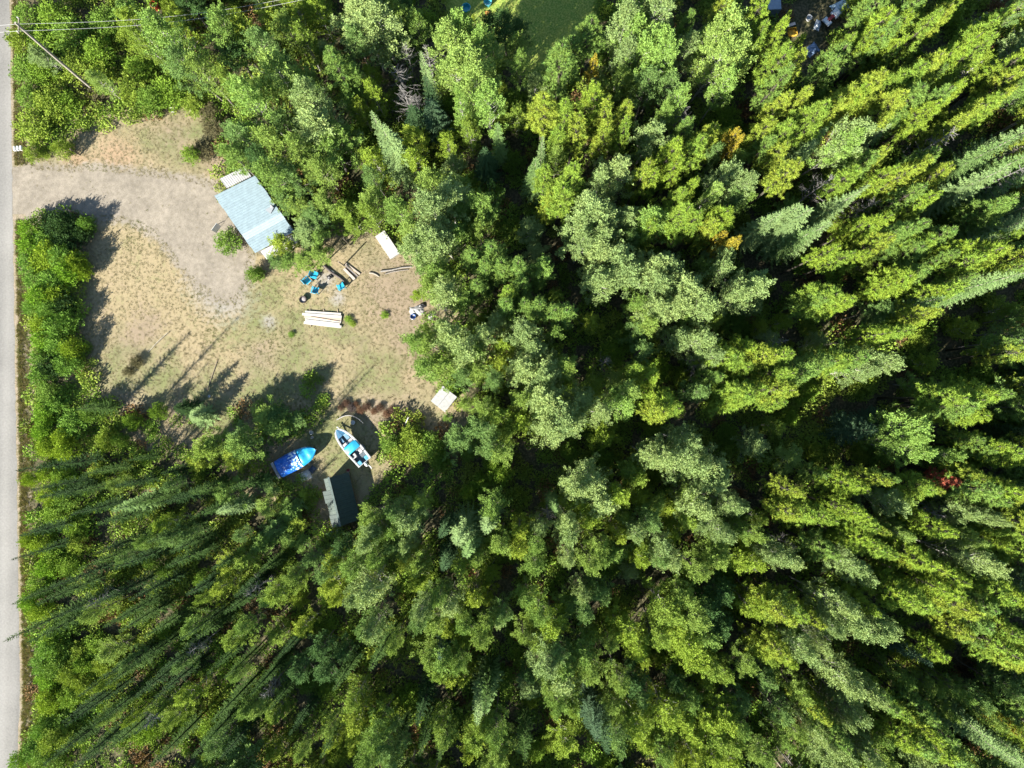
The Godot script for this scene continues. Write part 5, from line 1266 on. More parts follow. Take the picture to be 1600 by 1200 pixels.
	tr.box(Vector3(0.03, 0.5, 0), Vector3(0.07, 0.72, W * 0.9), Basis.IDENTITY, Color.WHITE, 0.01)
	part("transom", tr, white, o)
	var aft := Shape.new()
	aft.box(Vector3(0.32, 0.66, 0.52), Vector3(0.5, 0.3, 0.5), Basis.IDENTITY, Color.WHITE, 0.03)
	aft.box(Vector3(0.32, 0.66, -0.52), Vector3(0.5, 0.3, 0.5), Basis.IDENTITY, Color.WHITE, 0.03)
	part("stern_locker", aft, worn(Color(0.08, 0.33, 0.48), 0.6, 0.8), o)
	var motor := base("outboard_motor", stern + Vector3(0, lift, 0), turn)
	var cowl := Shape.new()
	cowl.lathe(Vector3(-0.28, 0.92, 0), [Vector2(0.001, -0.2), Vector2(0.17, -0.2), Vector2(0.2, -0.05), Vector2(0.19, 0.14), Vector2(0.1, 0.24), Vector2(0.001, 0.26)], 14, Color.WHITE, Basis.from_scale(Vector3(1.35, 1, 0.9)))
	part("cowling", cowl, worn(Color(0.62, 0.64, 0.66), 0.8, 0.8, 0.3), motor)
	var leg := Shape.new()
	leg.box(Vector3(-0.42, 0.35, 0), Vector3(0.18, 0.8, 0.12), Basis(Vector3.BACK, -0.5), Color.WHITE, 0.02)
	leg.box(Vector3(-0.72, 0.05, 0), Vector3(0.5, 0.12, 0.12), Basis(Vector3.BACK, -0.3), Color.WHITE, 0.02)
	part("leg", leg, worn(Color(0.66, 0.67, 0.68), 0.8, 0.8, 0.35), motor)
	for k in 3:
		var blade := Shape.new()
		var a := TAU * k / 3.0
		var c := Vector3(-0.98, -0.02, 0)
		var d := Vector3(0, cos(a), sin(a)) * 0.17
		var e := Vector3(0, -sin(a), cos(a)) * 0.07
		blade.quad(c, c + d * 0.5 + e + Vector3(0.03, 0, 0), c + d, c + d * 0.5 - e - Vector3(0.03, 0, 0))
		part("propeller_blade", blade, paint(Color(0.5, 0.5, 0.5), 0.4, 0.4), motor)
	tag(motor, "white outboard motor tilted up on the stern of the open boat", "outboard motor")
	tag(o, "open blue and white motorboat on a trailer with a bright blue cockpit cover", "boat")

	# the boat under a tarp
	var st2 := Vector3(-27.67, 0, 7.97)
	var bow2 := Vector3(-23.2, 0, 5.62)
	var turn2 := atan2(-(bow2 - st2).z, (bow2 - st2).x)
	var L2 := 5.0
	var W2 := 2.1
	trailer_for(st2, turn2, L2 - 0.7, 0.5, "boat trailer almost hidden beneath the tarp-covered boat")
	var b := base("covered_boat", st2 + Vector3(0, 0.5, 0), turn2)
	part("hull", make_hull(L2, W2, 0.8), white, b, true)
	var rear := Shape.new()
	var front := Shape.new()
	for half in 2:
		var rows := []
		for i in 15:
			var t := lerpf(0.04, 0.585, i / 14.0) if half == 0 else lerpf(0.56, 1.01, i / 14.0)
			var row := []
			for k in 13:
				var a := -1.0 + k / 6.0
				var p := hull_point(minf(t, 0.995), signf(a) if a != 0.0 else 1.0, L2, W2 * 1.05, 0.8)
				var rise := (0.42 if half == 0 else 0.3) * sin(PI * clampf(lerpf(0.22, 1.0, t), 0, 1)) * (1.0 - pow(absf(a), 1.6))
				var sag := 0.05 * sin(t * 31.0) * (1.0 - a * a) + rand(-0.012, 0.012)
				row.append(Vector3(t * L2, p.y + 0.05 + rise + sag + (0.03 if half == 0 else 0.0) - (0.22 if absf(a) > 0.99 else 0.0), absf(p.z) * a))
			rows.append(row)
		(rear if half == 0 else front).loft(rows)
	var tarp := worn(Color(0.012, 0.10, 0.42), 0.7, 0.6, 0.32, 1)
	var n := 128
	var dapple_tone := noise_image(n, n, 0.05, 71, 4)
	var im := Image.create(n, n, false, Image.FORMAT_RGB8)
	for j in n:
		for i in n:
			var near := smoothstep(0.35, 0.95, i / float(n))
			var k := dapple_tone[j * n + i] / 255.0 + near * 0.26
			im.set_pixel(i, j, lin(0.5, 0.6, 0.66) if k > 0.74 else lin(0.014, 0.11, 0.46).lerp(lin(0.02, 0.06, 0.24), clampf((0.42 - dapple_tone[j * n + i] / 255.0) * 4.0, 0, 1)))  # pale flecks are sun dapple and reflections painted into the tarp colour
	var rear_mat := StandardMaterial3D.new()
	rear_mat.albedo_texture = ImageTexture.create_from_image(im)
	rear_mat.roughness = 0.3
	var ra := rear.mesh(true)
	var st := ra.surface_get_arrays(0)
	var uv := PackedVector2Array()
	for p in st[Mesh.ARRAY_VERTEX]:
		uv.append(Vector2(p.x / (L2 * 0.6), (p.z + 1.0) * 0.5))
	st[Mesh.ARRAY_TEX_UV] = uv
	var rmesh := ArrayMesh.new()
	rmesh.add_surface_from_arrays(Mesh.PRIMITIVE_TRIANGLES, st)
	part("rear_tarp", rmesh, rear_mat, b, false, "dark blue tarp with painted pale flecks of sun dapple and reflection")
	part("front_tarp", front, worn(Color(0.02, 0.33, 0.62), 0.7, 0.5, 0.35, 2), b, true, "bright light blue bow cover")
	var t2 := Shape.new()
	t2.box(Vector3(0.0, 0.5, 0), Vector3(0.16, 0.66, W2 * 0.95), Basis.IDENTITY, Color.WHITE, 0.02)
	t2.box(Vector3(-0.12, 0.7, 0), Vector3(0.3, 0.06, W2 * 0.93), Basis.IDENTITY, Color.WHITE, 0.01)
	part("transom", t2, white, b)
	tag(b, "white boat wrapped in blue tarps, dark at the stern and light at the bow", "boat")

# ---------------------------------------------------------------- small things of the yard
func simple(called: String, at: Vector3, turn: float, label: String, cat: String, group := "") -> Node3D:
	return tag(base(called, at, turn), label, cat, group) as Node3D

func make_chair() -> Node3D:
	var o := base("garden_chair", Vector3.ZERO)
	var m := worn(Color(0.02, 0.36, 0.56), 0.8, 0.9, 0.45)
	var s := Shape.new()
	s.box(Vector3(0, 0.4, 0), Vector3(0.56, 0.05, 0.56), Basis(Vector3.RIGHT, 0.1), Color.WHITE, 0.015)
	part("seat", s, m, o)
	var b := Shape.new()
	for k in 4:
		b.box(Vector3(-0.21 + 0.14 * k, 0.72, -0.33), Vector3(0.12, 0.62, 0.03), Basis(Vector3.RIGHT, -0.3))
	b.box(Vector3(0, 0.98, -0.42), Vector3(0.58, 0.1, 0.04), Basis(Vector3.RIGHT, -0.3))
	part("backrest", b, m, o)
	for x in [-0.32, 0.32]:
		var a := Shape.new()
		a.box(Vector3(x, 0.62, 0.0), Vector3(0.11, 0.035, 0.62), Basis.IDENTITY, Color.WHITE, 0.01)
		part("armrest", a, m, o)
		for z in [-0.27, 0.27]:
			var l := Shape.new()
			beam(Vector3(x, 0.0, z * 1.1), Vector3(x * 0.98, 0.61, z), 0.06, 0.06, l)
			part("leg", l, m, o)
	return o

func make_post(called: String, at: Vector3, h: float, r: float, col: Color, lean: Vector3, label: String, cat := "post", group := "") -> Node3D:
	var o := base(called, at)
	var s := Shape.new()
	s.tube([Vector3.ZERO, lean * 0.5 + Vector3(0, h * 0.5, 0), lean + Vector3(0, h, 0)], [r, r * 0.95, r * 0.9], 8)
	part("shaft", s, worn(col, 0.6, 0.6, 0.85, 1, Vector3(2, 0.5, 2)), o)
	return tag(o, label, cat, group) as Node3D

func log_on_ground(called: String, a: Vector3, b: Vector3, r: float, col: Color, label: String, cat: String, group := "") -> void:
	var o := base(called, Vector3(a.x, 0, a.z))
	var s := Shape.new()
	var d := b - a
	var side := d.cross(Vector3.UP).normalized()
	s.tube([Vector3(0, a.y, 0), d * 0.35 + Vector3(0, a.y, 0) + side * rand(-0.1, 0.1), d * 0.7 + Vector3(0, a.y, 0) + side * rand(-0.1, 0.1), d + Vector3(0, a.y, 0)], [r, r * 0.92, r * 0.8, r * 0.65], 9)
	part("bark", s, worn(col, 0.55, 0.7, 0.9, 2, Vector3(1, 1, 1)), o)
	tag(o, label, cat, group)

func board(a: Vector3, b: Vector3, w: float, h: float, col: Color, label: String, group: String, called := "board") -> void:
	var o := base(called, a)
	var s := Shape.new()
	beam(Vector3.ZERO, b - a, w, h, s, Color.WHITE, 0.008)
	part("timber", s, worn(col, 0.82, 0.5, 0.7, rng.randi() % 4, Vector3(0.4, 1, 2)), o)
	tag(o, label, "board", group)

func tub(called: String, at: Vector3, r: float, h: float, col: Color, label: String, cat: String, group := "") -> void:
	var o := base(called, at)
	var s := Shape.new()
	s.lathe(Vector3.ZERO, [Vector2(0.001, 0.01), Vector2(r * 0.82, 0.01), Vector2(r, h), Vector2(r * 1.06, h), Vector2(r * 1.06, h - 0.04), Vector2(r * 0.93, h - 0.02), Vector2(r * 0.78, 0.05), Vector2(0.001, 0.05)], 16)
	part("shell", s, worn(col, 0.75, 0.8, 0.5), o)
	var g := Shape.new()
	var pts := []
	for k in 7:
		var a := PI * k / 6.0
		pts.append(Vector3(cos(a) * r, h + sin(a) * r * 0.25, sin(a) * r * 0.95))
	g.tube(pts, [0.012, 0.012, 0.012, 0.012, 0.012, 0.012, 0.012], 5)
	part("handle", g, paint(Color(0.4, 0.4, 0.4), 0.4, 0.6), o)
	tag(o, label, cat, group)

func crumpled(called: String, at: Vector3, turn: float, w: float, d: float, h: float, mat: Material, label: String, cat: String, group := "") -> void:
	var o := base(called, at, turn)
	var s := Shape.new()
	var f := FastNoiseLite.new()
	f.seed = int(at.x * 10.0)
	f.frequency = 0.9
	var rows := []
	for i in 15:
		var row := []
		for k in 15:
			var x := -1.0 + i / 7.0
			var z := -1.0 + k / 7.0
			var fall := (1.0 - pow(absf(x), 2.5)) * (1.0 - pow(absf(z), 2.5))
			var edge := 1.0 + 0.18 * f.get_noise_2d(x * 2.0 + 9.0, z * 2.0)
			row.append(Vector3(x * w * 0.5 * edge, 0.02 + maxf(h * fall * (0.75 + 0.6 * f.get_noise_2d(x * 1.4, z * 1.4)) + 0.05 * f.get_noise_2d(x * 4.0, z * 4.0), 0.0), z * d * 0.5 * edge))
		rows.append(row)
	s.loft(rows)
	part("sheet", s, mat, o, true)
	tag(o, label, cat, group)

func build_small_things() -> void:
	rng.seed = 14
	# four chairs
	var chair := make_chair()
	var spots := [[-24.5, -13.8, 2.3, "blue garden chair leftmost of the four, below the willow boughs"], [-23.65, -14.4, 1.2, "blue garden chair topmost of the four, half under the boughs"], [-23.55, -12.7, 2.9, "blue garden chair lowest of the left-hand three, above the white boards"], [-20.6, -13.1, 3.6, "blue garden chair standing alone right of the others by the timber"]]
	for i in 4:
		var c: Node3D = chair
		if i:
			c = chair.duplicate()
			c.name = numbered("garden_chair")
			add_child(c)
		c.position = Vector3(spots[i][0], 0.004, spots[i][1])
		c.rotation.y = spots[i][2]
		c.scale = Vector3.ONE * 1.12
		tag(c, spots[i][3], "chair", "blue garden chairs round the fire place")
	# fire ring
	var ring := simple("fire_ring", Vector3(-25.05, 0, -11.6), 0.0, "rusty dark steel fire ring standing alone left of the white boards", "fire ring")
	var rs := Shape.new()
	rs.lathe(Vector3.ZERO, [Vector2(0.36, 0), Vector2(0.38, 0.42), Vector2(0.42, 0.44), Vector2(0.42, 0.4), Vector2(0.33, 0.4), Vector2(0.32, 0.02)], 20)
	part("drum", rs, worn(Color(0.05, 0.035, 0.035), 0.5, 0.8, 0.8), ring)
	var ash := Shape.new()
	ash.lathe(Vector3(0, 0.2, 0), [Vector2(0.325, 0), Vector2(0.2, 0.05), Vector2(0.001, 0.07)], 14)
	part("ashes", ash, worn(Color(0.42, 0.38, 0.37), 0.6, 1.2, 0.95), ring)
	# long white boards, fanned on the ground
	var A := Vector3(-25.1, 0, -10.3)
	var B := Vector3(-20.6, 0, -10.05)
	var C := Vector3(-20.58, 0, -8.3)
	var D := Vector3(-25.0, 0, -8.85)
	var words := ["topmost", "second from the top", "third from the top", "fourth from the top", "second from the bottom", "lowest"]
	for i in 6:
		var f := (i + 0.5) / 6.0
		var y := 0.16 + 0.012 * (i % 3) + (0.05 if i in [1, 4] else 0.0)
		var p := A.lerp(D, f) + Vector3(rand(-0.15, 0.25), y, 0)
		var q := B.lerp(C, f) + Vector3(rand(-0.3, 0.1), y, 0)
		board(p, q, 0.29 if i in [1, 4] else 0.33, 0.05, Color(0.46, 0.435, 0.395) if i != 2 else Color(0.40, 0.33, 0.26), words[i] + " of the long white boards laid side by side", "long white boards on the grass", "white_board")
	board(Vector3(-24.2, 0.27, -9.62), Vector3(-20.8, 0.27, -9.05), 0.09, 0.04, Color(0.52, 0.37, 0.27), "narrow brown batten lying across the middle of the white boards", "", "brown_batten")
	for i in 3:
		var bx := -24.3 + 1.6 * i
		board(Vector3(bx, 0.06, -10.5), Vector3(bx + 0.12, 0.06, -8.5), 0.1, 0.1, Color(0.35, 0.27, 0.19), ["left", "middle", "right"][i] + " bearer timber under the long white boards", "bearers under the boards", "bearer")
	# timber by the posts
	board(Vector3(-20.35, 0.2, -15.2), Vector3(-19.1, 0.2, -13.95), 0.3, 0.05, Color(0.42, 0.35, 0.32), "wide pinkish plank lowest of those beside the lone blue chair", "planks beside the lone chair", "plank")
	board(Vector3(-20.2, 0.12, -15.85), Vector3(-18.5, 0.12, -14.55), 0.22, 0.05, Color(0.38, 0.32, 0.27), "long tan plank topmost of those beside the lone blue chair", "planks beside the lone chair", "plank")
	board(Vector3(-20.2, 0.3, -15.6), Vector3(-18.75, 0.12, -14.3), 0.13, 0.06, Color(0.2, 0.17, 0.17), "dark weathered plank between two pale ones near the lone blue chair", "planks beside the lone chair", "plank")
	board(Vector3(-22.3, 0.14, -15.3), Vector3(-21.5, 0.14, -14.75), 0.16, 0.05, Color(0.6, 0.58, 0.56), "short grey plank under the boughs above the blue chairs", "planks beside the lone chair", "plank")
	log_on_ground("log", Vector3(-22.7, 0.16, -15.6), Vector3(-20.1, 0.14, -13.55), 0.14, Color(0.11, 0.09, 0.085), "dark log running down to the lone blue chair", "log")
	log_on_ground("log", Vector3(-16.1, 0.12, -14.9), Vector3(-12.5, 0.1, -15.42), 0.11, Color(0.28, 0.26, 0.24), "long thin grey log below the low white hutch", "log", "logs edging the clearing")
	log_on_ground("log", Vector3(-15.6, 0.1, -14.6), Vector3(-12.9, 0.09, -15.1), 0.08, Color(0.24, 0.21, 0.18), "shorter log lying just below the long thin grey log", "log", "logs edging the clearing")
	log_on_ground("log", Vector3(-17.4, 0.1, -14.75), Vector3(-16.3, 0.1, -14.3), 0.1, Color(0.36, 0.32, 0.27), "short pale log left of the long thin grey log", "log", "logs edging the clearing")
	log_on_ground("fallen_pole", Vector3(-43.1, 0.05, -5.57), Vector3(-40.73, 0.35, -7.78), 0.04, Color(0.5, 0.45, 0.36), "thin pale pole lying alone on the dry grass of the clearing", "pole")
	log_on_ground("fallen_pole", Vector3(-36.2, 0.05, -1.1), Vector3(-35.0, 0.1, -4.6), 0.05, Color(0.28, 0.22, 0.16), "thin dark branch on the grass by the lower spruce shadows", "pole")
	make_post("wooden_post", Vector3(-20.43, 0, -15.6), 2.5, 0.08, Color(0.35, 0.29, 0.22), Vector3(0.02, 0, 0.03), "weathered post at the head of the planks near the lone blue chair", "post", "posts of a washing line")
	make_post("wooden_post", Vector3(-19.69, 0, -17.99), 3.4, 0.08, Color(0.35, 0.29, 0.22), Vector3(0.04, 0, 0.0), "taller weathered post left of the low white hutch", "post", "posts of a washing line")
	make_post("gate_post", Vector3(-51.42, 0, -28.67), 1.8, 0.09, Color(0.2, 0.16, 0.12), Vector3(-0.05, 0, -0.05), "dark gate post above the driveway near the road", "post", "gate posts of the driveway")
	make_post("gate_post", Vector3(-51.55, 0, -21.66), 1.8, 0.09, Color(0.2, 0.16, 0.12), Vector3(0.04, 0, 0.0), "dark gate post below the driveway at the end of the bushes", "post", "gate posts of the driveway")
	make_post("white_stake", Vector3(-13.29, 0, 2.95), 1.6, 0.045, Color(0.72, 0.70, 0.66), Vector3(0.7, 0, -1.0), "leaning white stake in the reddish weeds left of the square white shed", "stake")
	# mailbox
	var mail := simple("mailbox", Vector3(-57.95, 0, -29.05), 0.1, "white mailbox on a post at the edge of the road", "mailbox")
	var mp := Shape.new()
	mp.box(Vector3(0, 0.5, 0), Vector3(0.1, 1.0, 0.1))
	mp.box(Vector3(0, 0.98, 0), Vector3(1.1, 0.05, 0.12))
	part("post", mp, worn(Color(0.4, 0.33, 0.25), 0.6, 0.5), mail)
	for x in [-0.38, 0.0, 0.38]:
		var ms := Shape.new()
		var rows := []
		for k in 9:
			var a := PI * k / 8.0
			rows.append([Vector3(x + cos(a) * 0.13, 1.14 + sin(a) * 0.13, -0.25), Vector3(x + cos(a) * 0.13, 1.14 + sin(a) * 0.13, 0.25)])
		ms.loft(rows)
		ms.box(Vector3(x, 1.07, 0), Vector3(0.26, 0.14, 0.5))
		part("letter_box", ms, worn(Color(0.75, 0.75, 0.74), 0.8, 0.5, 0.4), mail)
	# white board and bush beside the workshop
	var sign_board := simple("plywood_sheet", Vector3(-35.1, 0, -19.9), 0.95, "white sheet of plywood leaning by the bush left of the workshop", "board")
	var pb := Shape.new()
	pb.box(Vector3(0, 0.5, 0), Vector3(1.0, 1.0, 0.03), Basis(Vector3.RIGHT, -0.2))
	part("sheet", pb, worn(Color(0.74, 0.73, 0.71), 0.85, 0.5), sign_board)
	var prop := Shape.new()
	beam(Vector3(0, 0, -0.6), Vector3(0, 0.8, -0.12), 0.05, 0.05, prop)
	part("prop", prop, worn(Color(0.3, 0.25, 0.2), 0.6, 0.5), sign_board)
	tub("white_bucket", Vector3(-40.47, 0, -33.77), 0.28, 0.5, Color(0.75, 0.74, 0.7), "white bucket among the bushes at the top of the clearing", "bucket")
	tub("white_bucket", Vector3(-19.18, 0, 2.6), 0.24, 0.4, Color(0.8, 0.8, 0.79), "white bucket in the dark between white edging and open boat", "bucket")
	tub("white_bucket", Vector3(-23.99, 0, 3.75), 0.22, 0.4, Color(0.72, 0.70, 0.64), "white bucket on the grass above the bow of the tarped boat", "bucket")
	tub("white_bucket", Vector3(-23.9, 0, 4.3), 0.16, 0.3, Color(0.6, 0.57, 0.5), "smaller cream bucket nearest the bow of the tarped boat", "bucket")
	tub("white_bin", Vector3(-21.17, 0, 15.05), 0.34, 0.6, Color(0.8, 0.79, 0.77), "white bin at the lower end of the green-roofed shed", "bin")
	tub("red_bucket", Vector3(-20.75, 0, 14.6), 0.16, 0.3, Color(0.4, 0.06, 0.04), "red bucket beside the white bin at the green-roofed shed", "bucket")
	tub("red_bucket", Vector3(-19.7, 0, 8.1), 0.18, 0.35, Color(0.35, 0.05, 0.04), "red bucket at the upper end of the green-roofed shed", "bucket")
	tub("white_bucket", Vector3(-35.87, 0, -0.44), 0.13, 0.25, Color(0.7, 0.75, 0.85), "small pale bucket alone in the tree shadows of the lower clearing", "bucket")
	var dull := worn(Color(0.6, 0.6, 0.57), 0.6, 0.5, 0.7, 2)
	crumpled("grey_tarp_heap", Vector3(-24.7, 0, 8.7), 0.4, 1.3, 1.1, 0.5, dull, "pale grey tarp heap right of the tarped boat's stern", "heap")
	crumpled("dark_tarp_heap", Vector3(-23.9, 0, 8.0), 0.9, 0.8, 0.7, 0.4, worn(Color(0.05, 0.08, 0.14), 0.6, 0.5, 0.5), "small dark blue tarp heap between the two boats", "heap")
	crumpled("white_plastic_sheet", Vector3(-11.9, 0, -10.3), 0.2, 1.6, 1.1, 0.3, worn(Color(0.42, 0.41, 0.40), 0.5, 0.5, 0.5), "crumpled white plastic sheet at the right edge of the clearing", "plastic sheet")
	crumpled("white_plastic_sheet", Vector3(-10.2, 0, -9.7), 1.1, 0.9, 0.8, 0.35, worn(Color(0.36, 0.35, 0.32), 0.5, 0.5, 0.5), "smaller white bag nearest the trees at the clearing's right edge", "plastic sheet")
	tub("blue_tub", Vector3(-12.3, 0, -9.6), 0.32, 0.35, Color(0.05, 0.13, 0.38), "blue tub under the crumpled white sheet at the right edge", "tub")
	crumpled("black_bag", Vector3(-11.3, 0, -10.9), 0.5, 1.0, 0.6, 0.35, worn(Color(0.03, 0.03, 0.035), 0.6, 0.5, 0.4), "black rubbish bag above the crumpled white sheet", "bag")
	crumpled("black_bag", Vector3(-22.0, 0, -14.3), 0.5, 0.7, 0.5, 0.3, worn(Color(0.03, 0.03, 0.035), 0.6, 0.5, 0.4), "black bag left of the dark log by the chairs", "bag")
	# curved white edging of the flower bed
	var fence := simple("white_garden_edging", Vector3(-19.5, 0, 2.2), 0.0, "curved white picket edging below the red flower bed", "edging")
	var a0 := Vector3(-21.0, 0, 2.25) - fence.position
	var a1 := Vector3(-19.5, 0, 1.1) - fence.position
	var a2 := Vector3(-18.0, 0, 2.6) - fence.position
	var arc := func(t: float) -> Vector3: return a0.lerp(a1, t).lerp(a1.lerp(a2, t), t)
	for i in 18:
		var t := i / 17.0
		var p: Vector3 = arc.call(t)
		var d: Vector3 = (arc.call(minf(t + 0.03, 1)) - arc.call(maxf(t - 0.03, 0))).normalized()
		var k := Shape.new()
		k.box(Vector3(0, 0.3, 0), Vector3(0.11, 0.6, 0.03), Basis(d, Vector3.UP, d.cross(Vector3.UP)))
		k.box(Vector3(0, 0.6, 0), Vector3(0.05, 0.08, 0.025), Basis(d, Vector3.UP, d.cross(Vector3.UP)))
		part("picket", k, worn(Color(0.48, 0.46, 0.45), 0.7, 0.5, 0.6, i), fence).position = p
	for y in [0.18, 0.46]:
		var rail := Shape.new()
		var pts := []
		var rr := []
		for i in 13:
			pts.append(arc.call(i / 12.0) + Vector3(0, y, 0.04))
			rr.append(0.03)
		rail.tube(pts, rr, 6)
		part("rail", rail, worn(Color(0.42, 0.40, 0.39), 0.7, 0.5, 0.6), fence)
	# pole and wires
	var pole := simple("utility_pole", Vector3(-49.6, 0, -36.1), 0.0, "tall wooden utility pole carrying the wires at the top of the photo", "utility pole")
	var us := Shape.new()
	us.tube([Vector3.ZERO, Vector3(0.05, 7, -0.4), Vector3(0.12, 13.6, -0.9)], [0.17, 0.14, 0.11], 10)
	part("shaft", us, worn(Color(0.36, 0.32, 0.27), 0.6, 0.4, 0.85, 1, Vector3(2, 0.4, 2)), pole)
	var arm := Shape.new()
	arm.box(Vector3(0.12, 13.1, -0.9), Vector3(0.1, 0.12, 1.6))
	part("crossarm", arm, worn(Color(0.3, 0.26, 0.2), 0.6, 0.5), pole)
	for zz in [-0.7, 0.0, 0.7]:
		var ins := Shape.new()
		ins.lathe(Vector3(0.12, 13.16, -0.9 + zz), [Vector2(0.03, 0), Vector2(0.06, 0.08), Vector2(0.03, 0.12), Vector2(0.05, 0.2), Vector2(0.001, 0.22)], 8)
		part("insulator", ins, paint(Color(0.5, 0.5, 0.48), 0.3), pole)
	for i in 2:
		var wire := Shape.new()
		var pts := []
		var rr := []
		var start := Vector3(-49.48, 13.35, -37.0 + 0.7 * i)
		var over := Vector3(-22.0, 9.5, -42.0 + 0.45 * i)
		for k in 21:
			var t := k / 20.0
			pts.append(start.lerp(over, t) - Vector3(0, 1.4 * sin(PI * t), 0))
			rr.append(0.013)
		wire.tube(pts, rr, 5)
		pts = []
		rr = []
		for k in 13:
			var t := k / 12.0
			pts.append(start.lerp(Vector3(-72, 13.2, -37.0 + 0.6 * i), t) - Vector3(0, 0.9 * sin(PI * t), 0))
			rr.append(0.013)
		wire.tube(pts, rr, 5)
		var w := part("overhead_wire", wire, paint(Color(0.3, 0.3, 0.3), 0.5), self)
		w.name = numbered("overhead_wire")
		tag(w, ["upper", "lower"][i] + " of the two thin overhead wires running from the utility pole", "wire", "overhead wires")

func build_neighbours() -> void:
	rng.seed = 15
	tub("turquoise_tub", Vector3(-6.2, 0, -45.55), 0.5, 0.6, Color(0.05, 0.45, 0.55), "turquoise tub in the shade at the edge of the neighbour's lawn", "tub")
	tub("turquoise_tub", Vector3(-3.7, 0, -46.2), 0.45, 0.6, Color(0.10, 0.5, 0.6), "brighter turquoise tub on the sunny part of the neighbour's lawn", "tub")
	crumpled("orange_sack", Vector3(-3.7, 0, -45.2), 0.2, 0.7, 0.5, 0.25, worn(Color(0.55, 0.28, 0.06), 0.7, 0.5), "orange sack below the brighter turquoise tub", "sack")
	tub("red_barrel", Vector3(-42.48, 0, -46.0), 0.45, 0.9, Color(0.45, 0.03, 0.03), "red barrel in deep shade at the top edge of the photo", "barrel")
	crumpled("grey_tarp_heap", Vector3(-40.8, 0, -45.3), 0.3, 1.2, 0.9, 0.5, worn(Color(0.3, 0.32, 0.36), 0.6, 0.5), "grey tarp heap in shade right of the red barrel", "heap")
	# quad bike in the neighbour's trees
	var q := simple("quad_bike", Vector3(36.0, 0, -44.1), 0.75, "white quad bike with a red seat in the shaded yard at the top right", "quad bike")
	var body := Shape.new()
	body.box(Vector3(0.55, 0.78, 0), Vector3(0.9, 0.28, 0.95), Basis(Vector3.BACK, 0.12), Color.WHITE, 0.06)
	body.box(Vector3(-0.85, 0.78, 0), Vector3(0.7, 0.22, 1.0), Basis(Vector3.BACK, -0.1), Color.WHITE, 0.05)
	part("body", body, worn(Color(0.68, 0.72, 0.78), 0.8, 0.6, 0.3), q)
	var seat := Shape.new()
	seat.box(Vector3(-0.3, 0.9, 0), Vector3(0.85, 0.16, 0.4), Basis.IDENTITY, Color.WHITE, 0.04)
	part("seat", seat, worn(Color(0.35, 0.03, 0.03), 0.7, 0.6, 0.5), q)
	var bars := Shape.new()
	bars.tube([Vector3(0.15, 1.15, -0.45), Vector3(0.25, 1.1, 0), Vector3(0.15, 1.15, 0.45)], [0.025, 0.025, 0.025], 6)
	bars.tube([Vector3(0.25, 1.1, 0), Vector3(0.45, 0.8, 0)], [0.03, 0.03], 6)
	part("handlebar", bars, paint(Color(0.05, 0.05, 0.05), 0.5), q)
	for x in [-0.8, 0.8]:
		for z in [-0.5, 0.5]:
			var wh := Shape.new()
			wh.lathe(Vector3(x, 0.32, z), [Vector2(0.14, -0.12), Vector2(0.28, -0.13), Vector2(0.32, -0.06), Vector2(0.32, 0.06), Vector2(0.28, 0.13), Vector2(0.14, 0.12)], 16, Color.WHITE, Basis(Vector3.RIGHT, PI / 2))
			part("wheel", wh, paint(Color(0.02, 0.02, 0.02), 0.9), q)
	crumpled("pale_blue_tarp", Vector3(37.2, 0, -45.6), 0.5, 2.0, 1.3, 0.8, worn(Color(0.45, 0.6, 0.72), 0.7, 0.5, 0.45), "pale blue tarp heap above the quad bike", "heap")
	crumpled("blue_tarp", Vector3(33.9, 0, -40.6), 0.6, 1.5, 1.2, 0.6, worn(Color(0.20, 0.30, 0.48), 0.7, 0.5, 0.45), "blue tarp heap in the pines below the quad bike", "heap")
	crumpled("white_tarp", Vector3(34.6, 0, -43.5), 1.2, 1.2, 0.7, 0.5, worn(Color(0.62, 0.68, 0.74), 0.7, 0.5, 0.45), "white tarp draped left of the quad bike", "heap")
	var crate := simple("yellow_crate", Vector3(31.6, 0, -42.6), 0.15, "open yellow crate on the ground in the neighbour's yard", "crate")
	for s in [[0.0, 0.42, 0.9, 0.03], [0.0, -0.42, 0.9, 0.03], [0.44, 0.0, 0.03, 0.81], [-0.44, 0.0, 0.03, 0.81]]:
		var cs := Shape.new()
		cs.box(Vector3(s[0], 0.25, s[1]), Vector3(s[2], 0.5, s[3]))
		part("side", cs, worn(Color(0.65, 0.40, 0.04), 0.8, 0.6), crate)
	var cb := Shape.new()
	cb.box(Vector3(0, 0.03, 0), Vector3(0.84, 0.04, 0.78))
	part("bottom", cb, worn(Color(0.65, 0.40, 0.04), 0.8, 0.6), crate)
	board(Vector3(31.0, 0.1, -43.4), Vector3(32.0, 0.1, -43.7), 0.35, 0.05, Color(0.65, 0.55, 0.5), "pinkish board just above the yellow crate", "", "plank")
	tub("white_bucket", Vector3(33.5, 0, -44.2), 0.3, 0.5, Color(0.76, 0.78, 0.8), "white bucket between the yellow crate and the quad bike", "bucket")
	tub("green_bucket", Vector3(31.0, 0, -44.9), 0.2, 0.35, Color(0.06, 0.4, 0.3), "green bucket left of the white one in the neighbour's yard", "bucket")
	var tr := simple("box_trailer", Vector3(28.9, 0, -45.6), 0.05, "blue-grey box trailer cut by the top edge of the photo", "trailer")
	var ts := Shape.new()
	ts.box(Vector3(0, 1.2, 0), Vector3(1.5, 1.6, 2.6), Basis.IDENTITY, Color.WHITE, 0.04)
	part("body", ts, worn(Color(0.22, 0.30, 0.40), 0.8, 0.4, 0.5), tr)
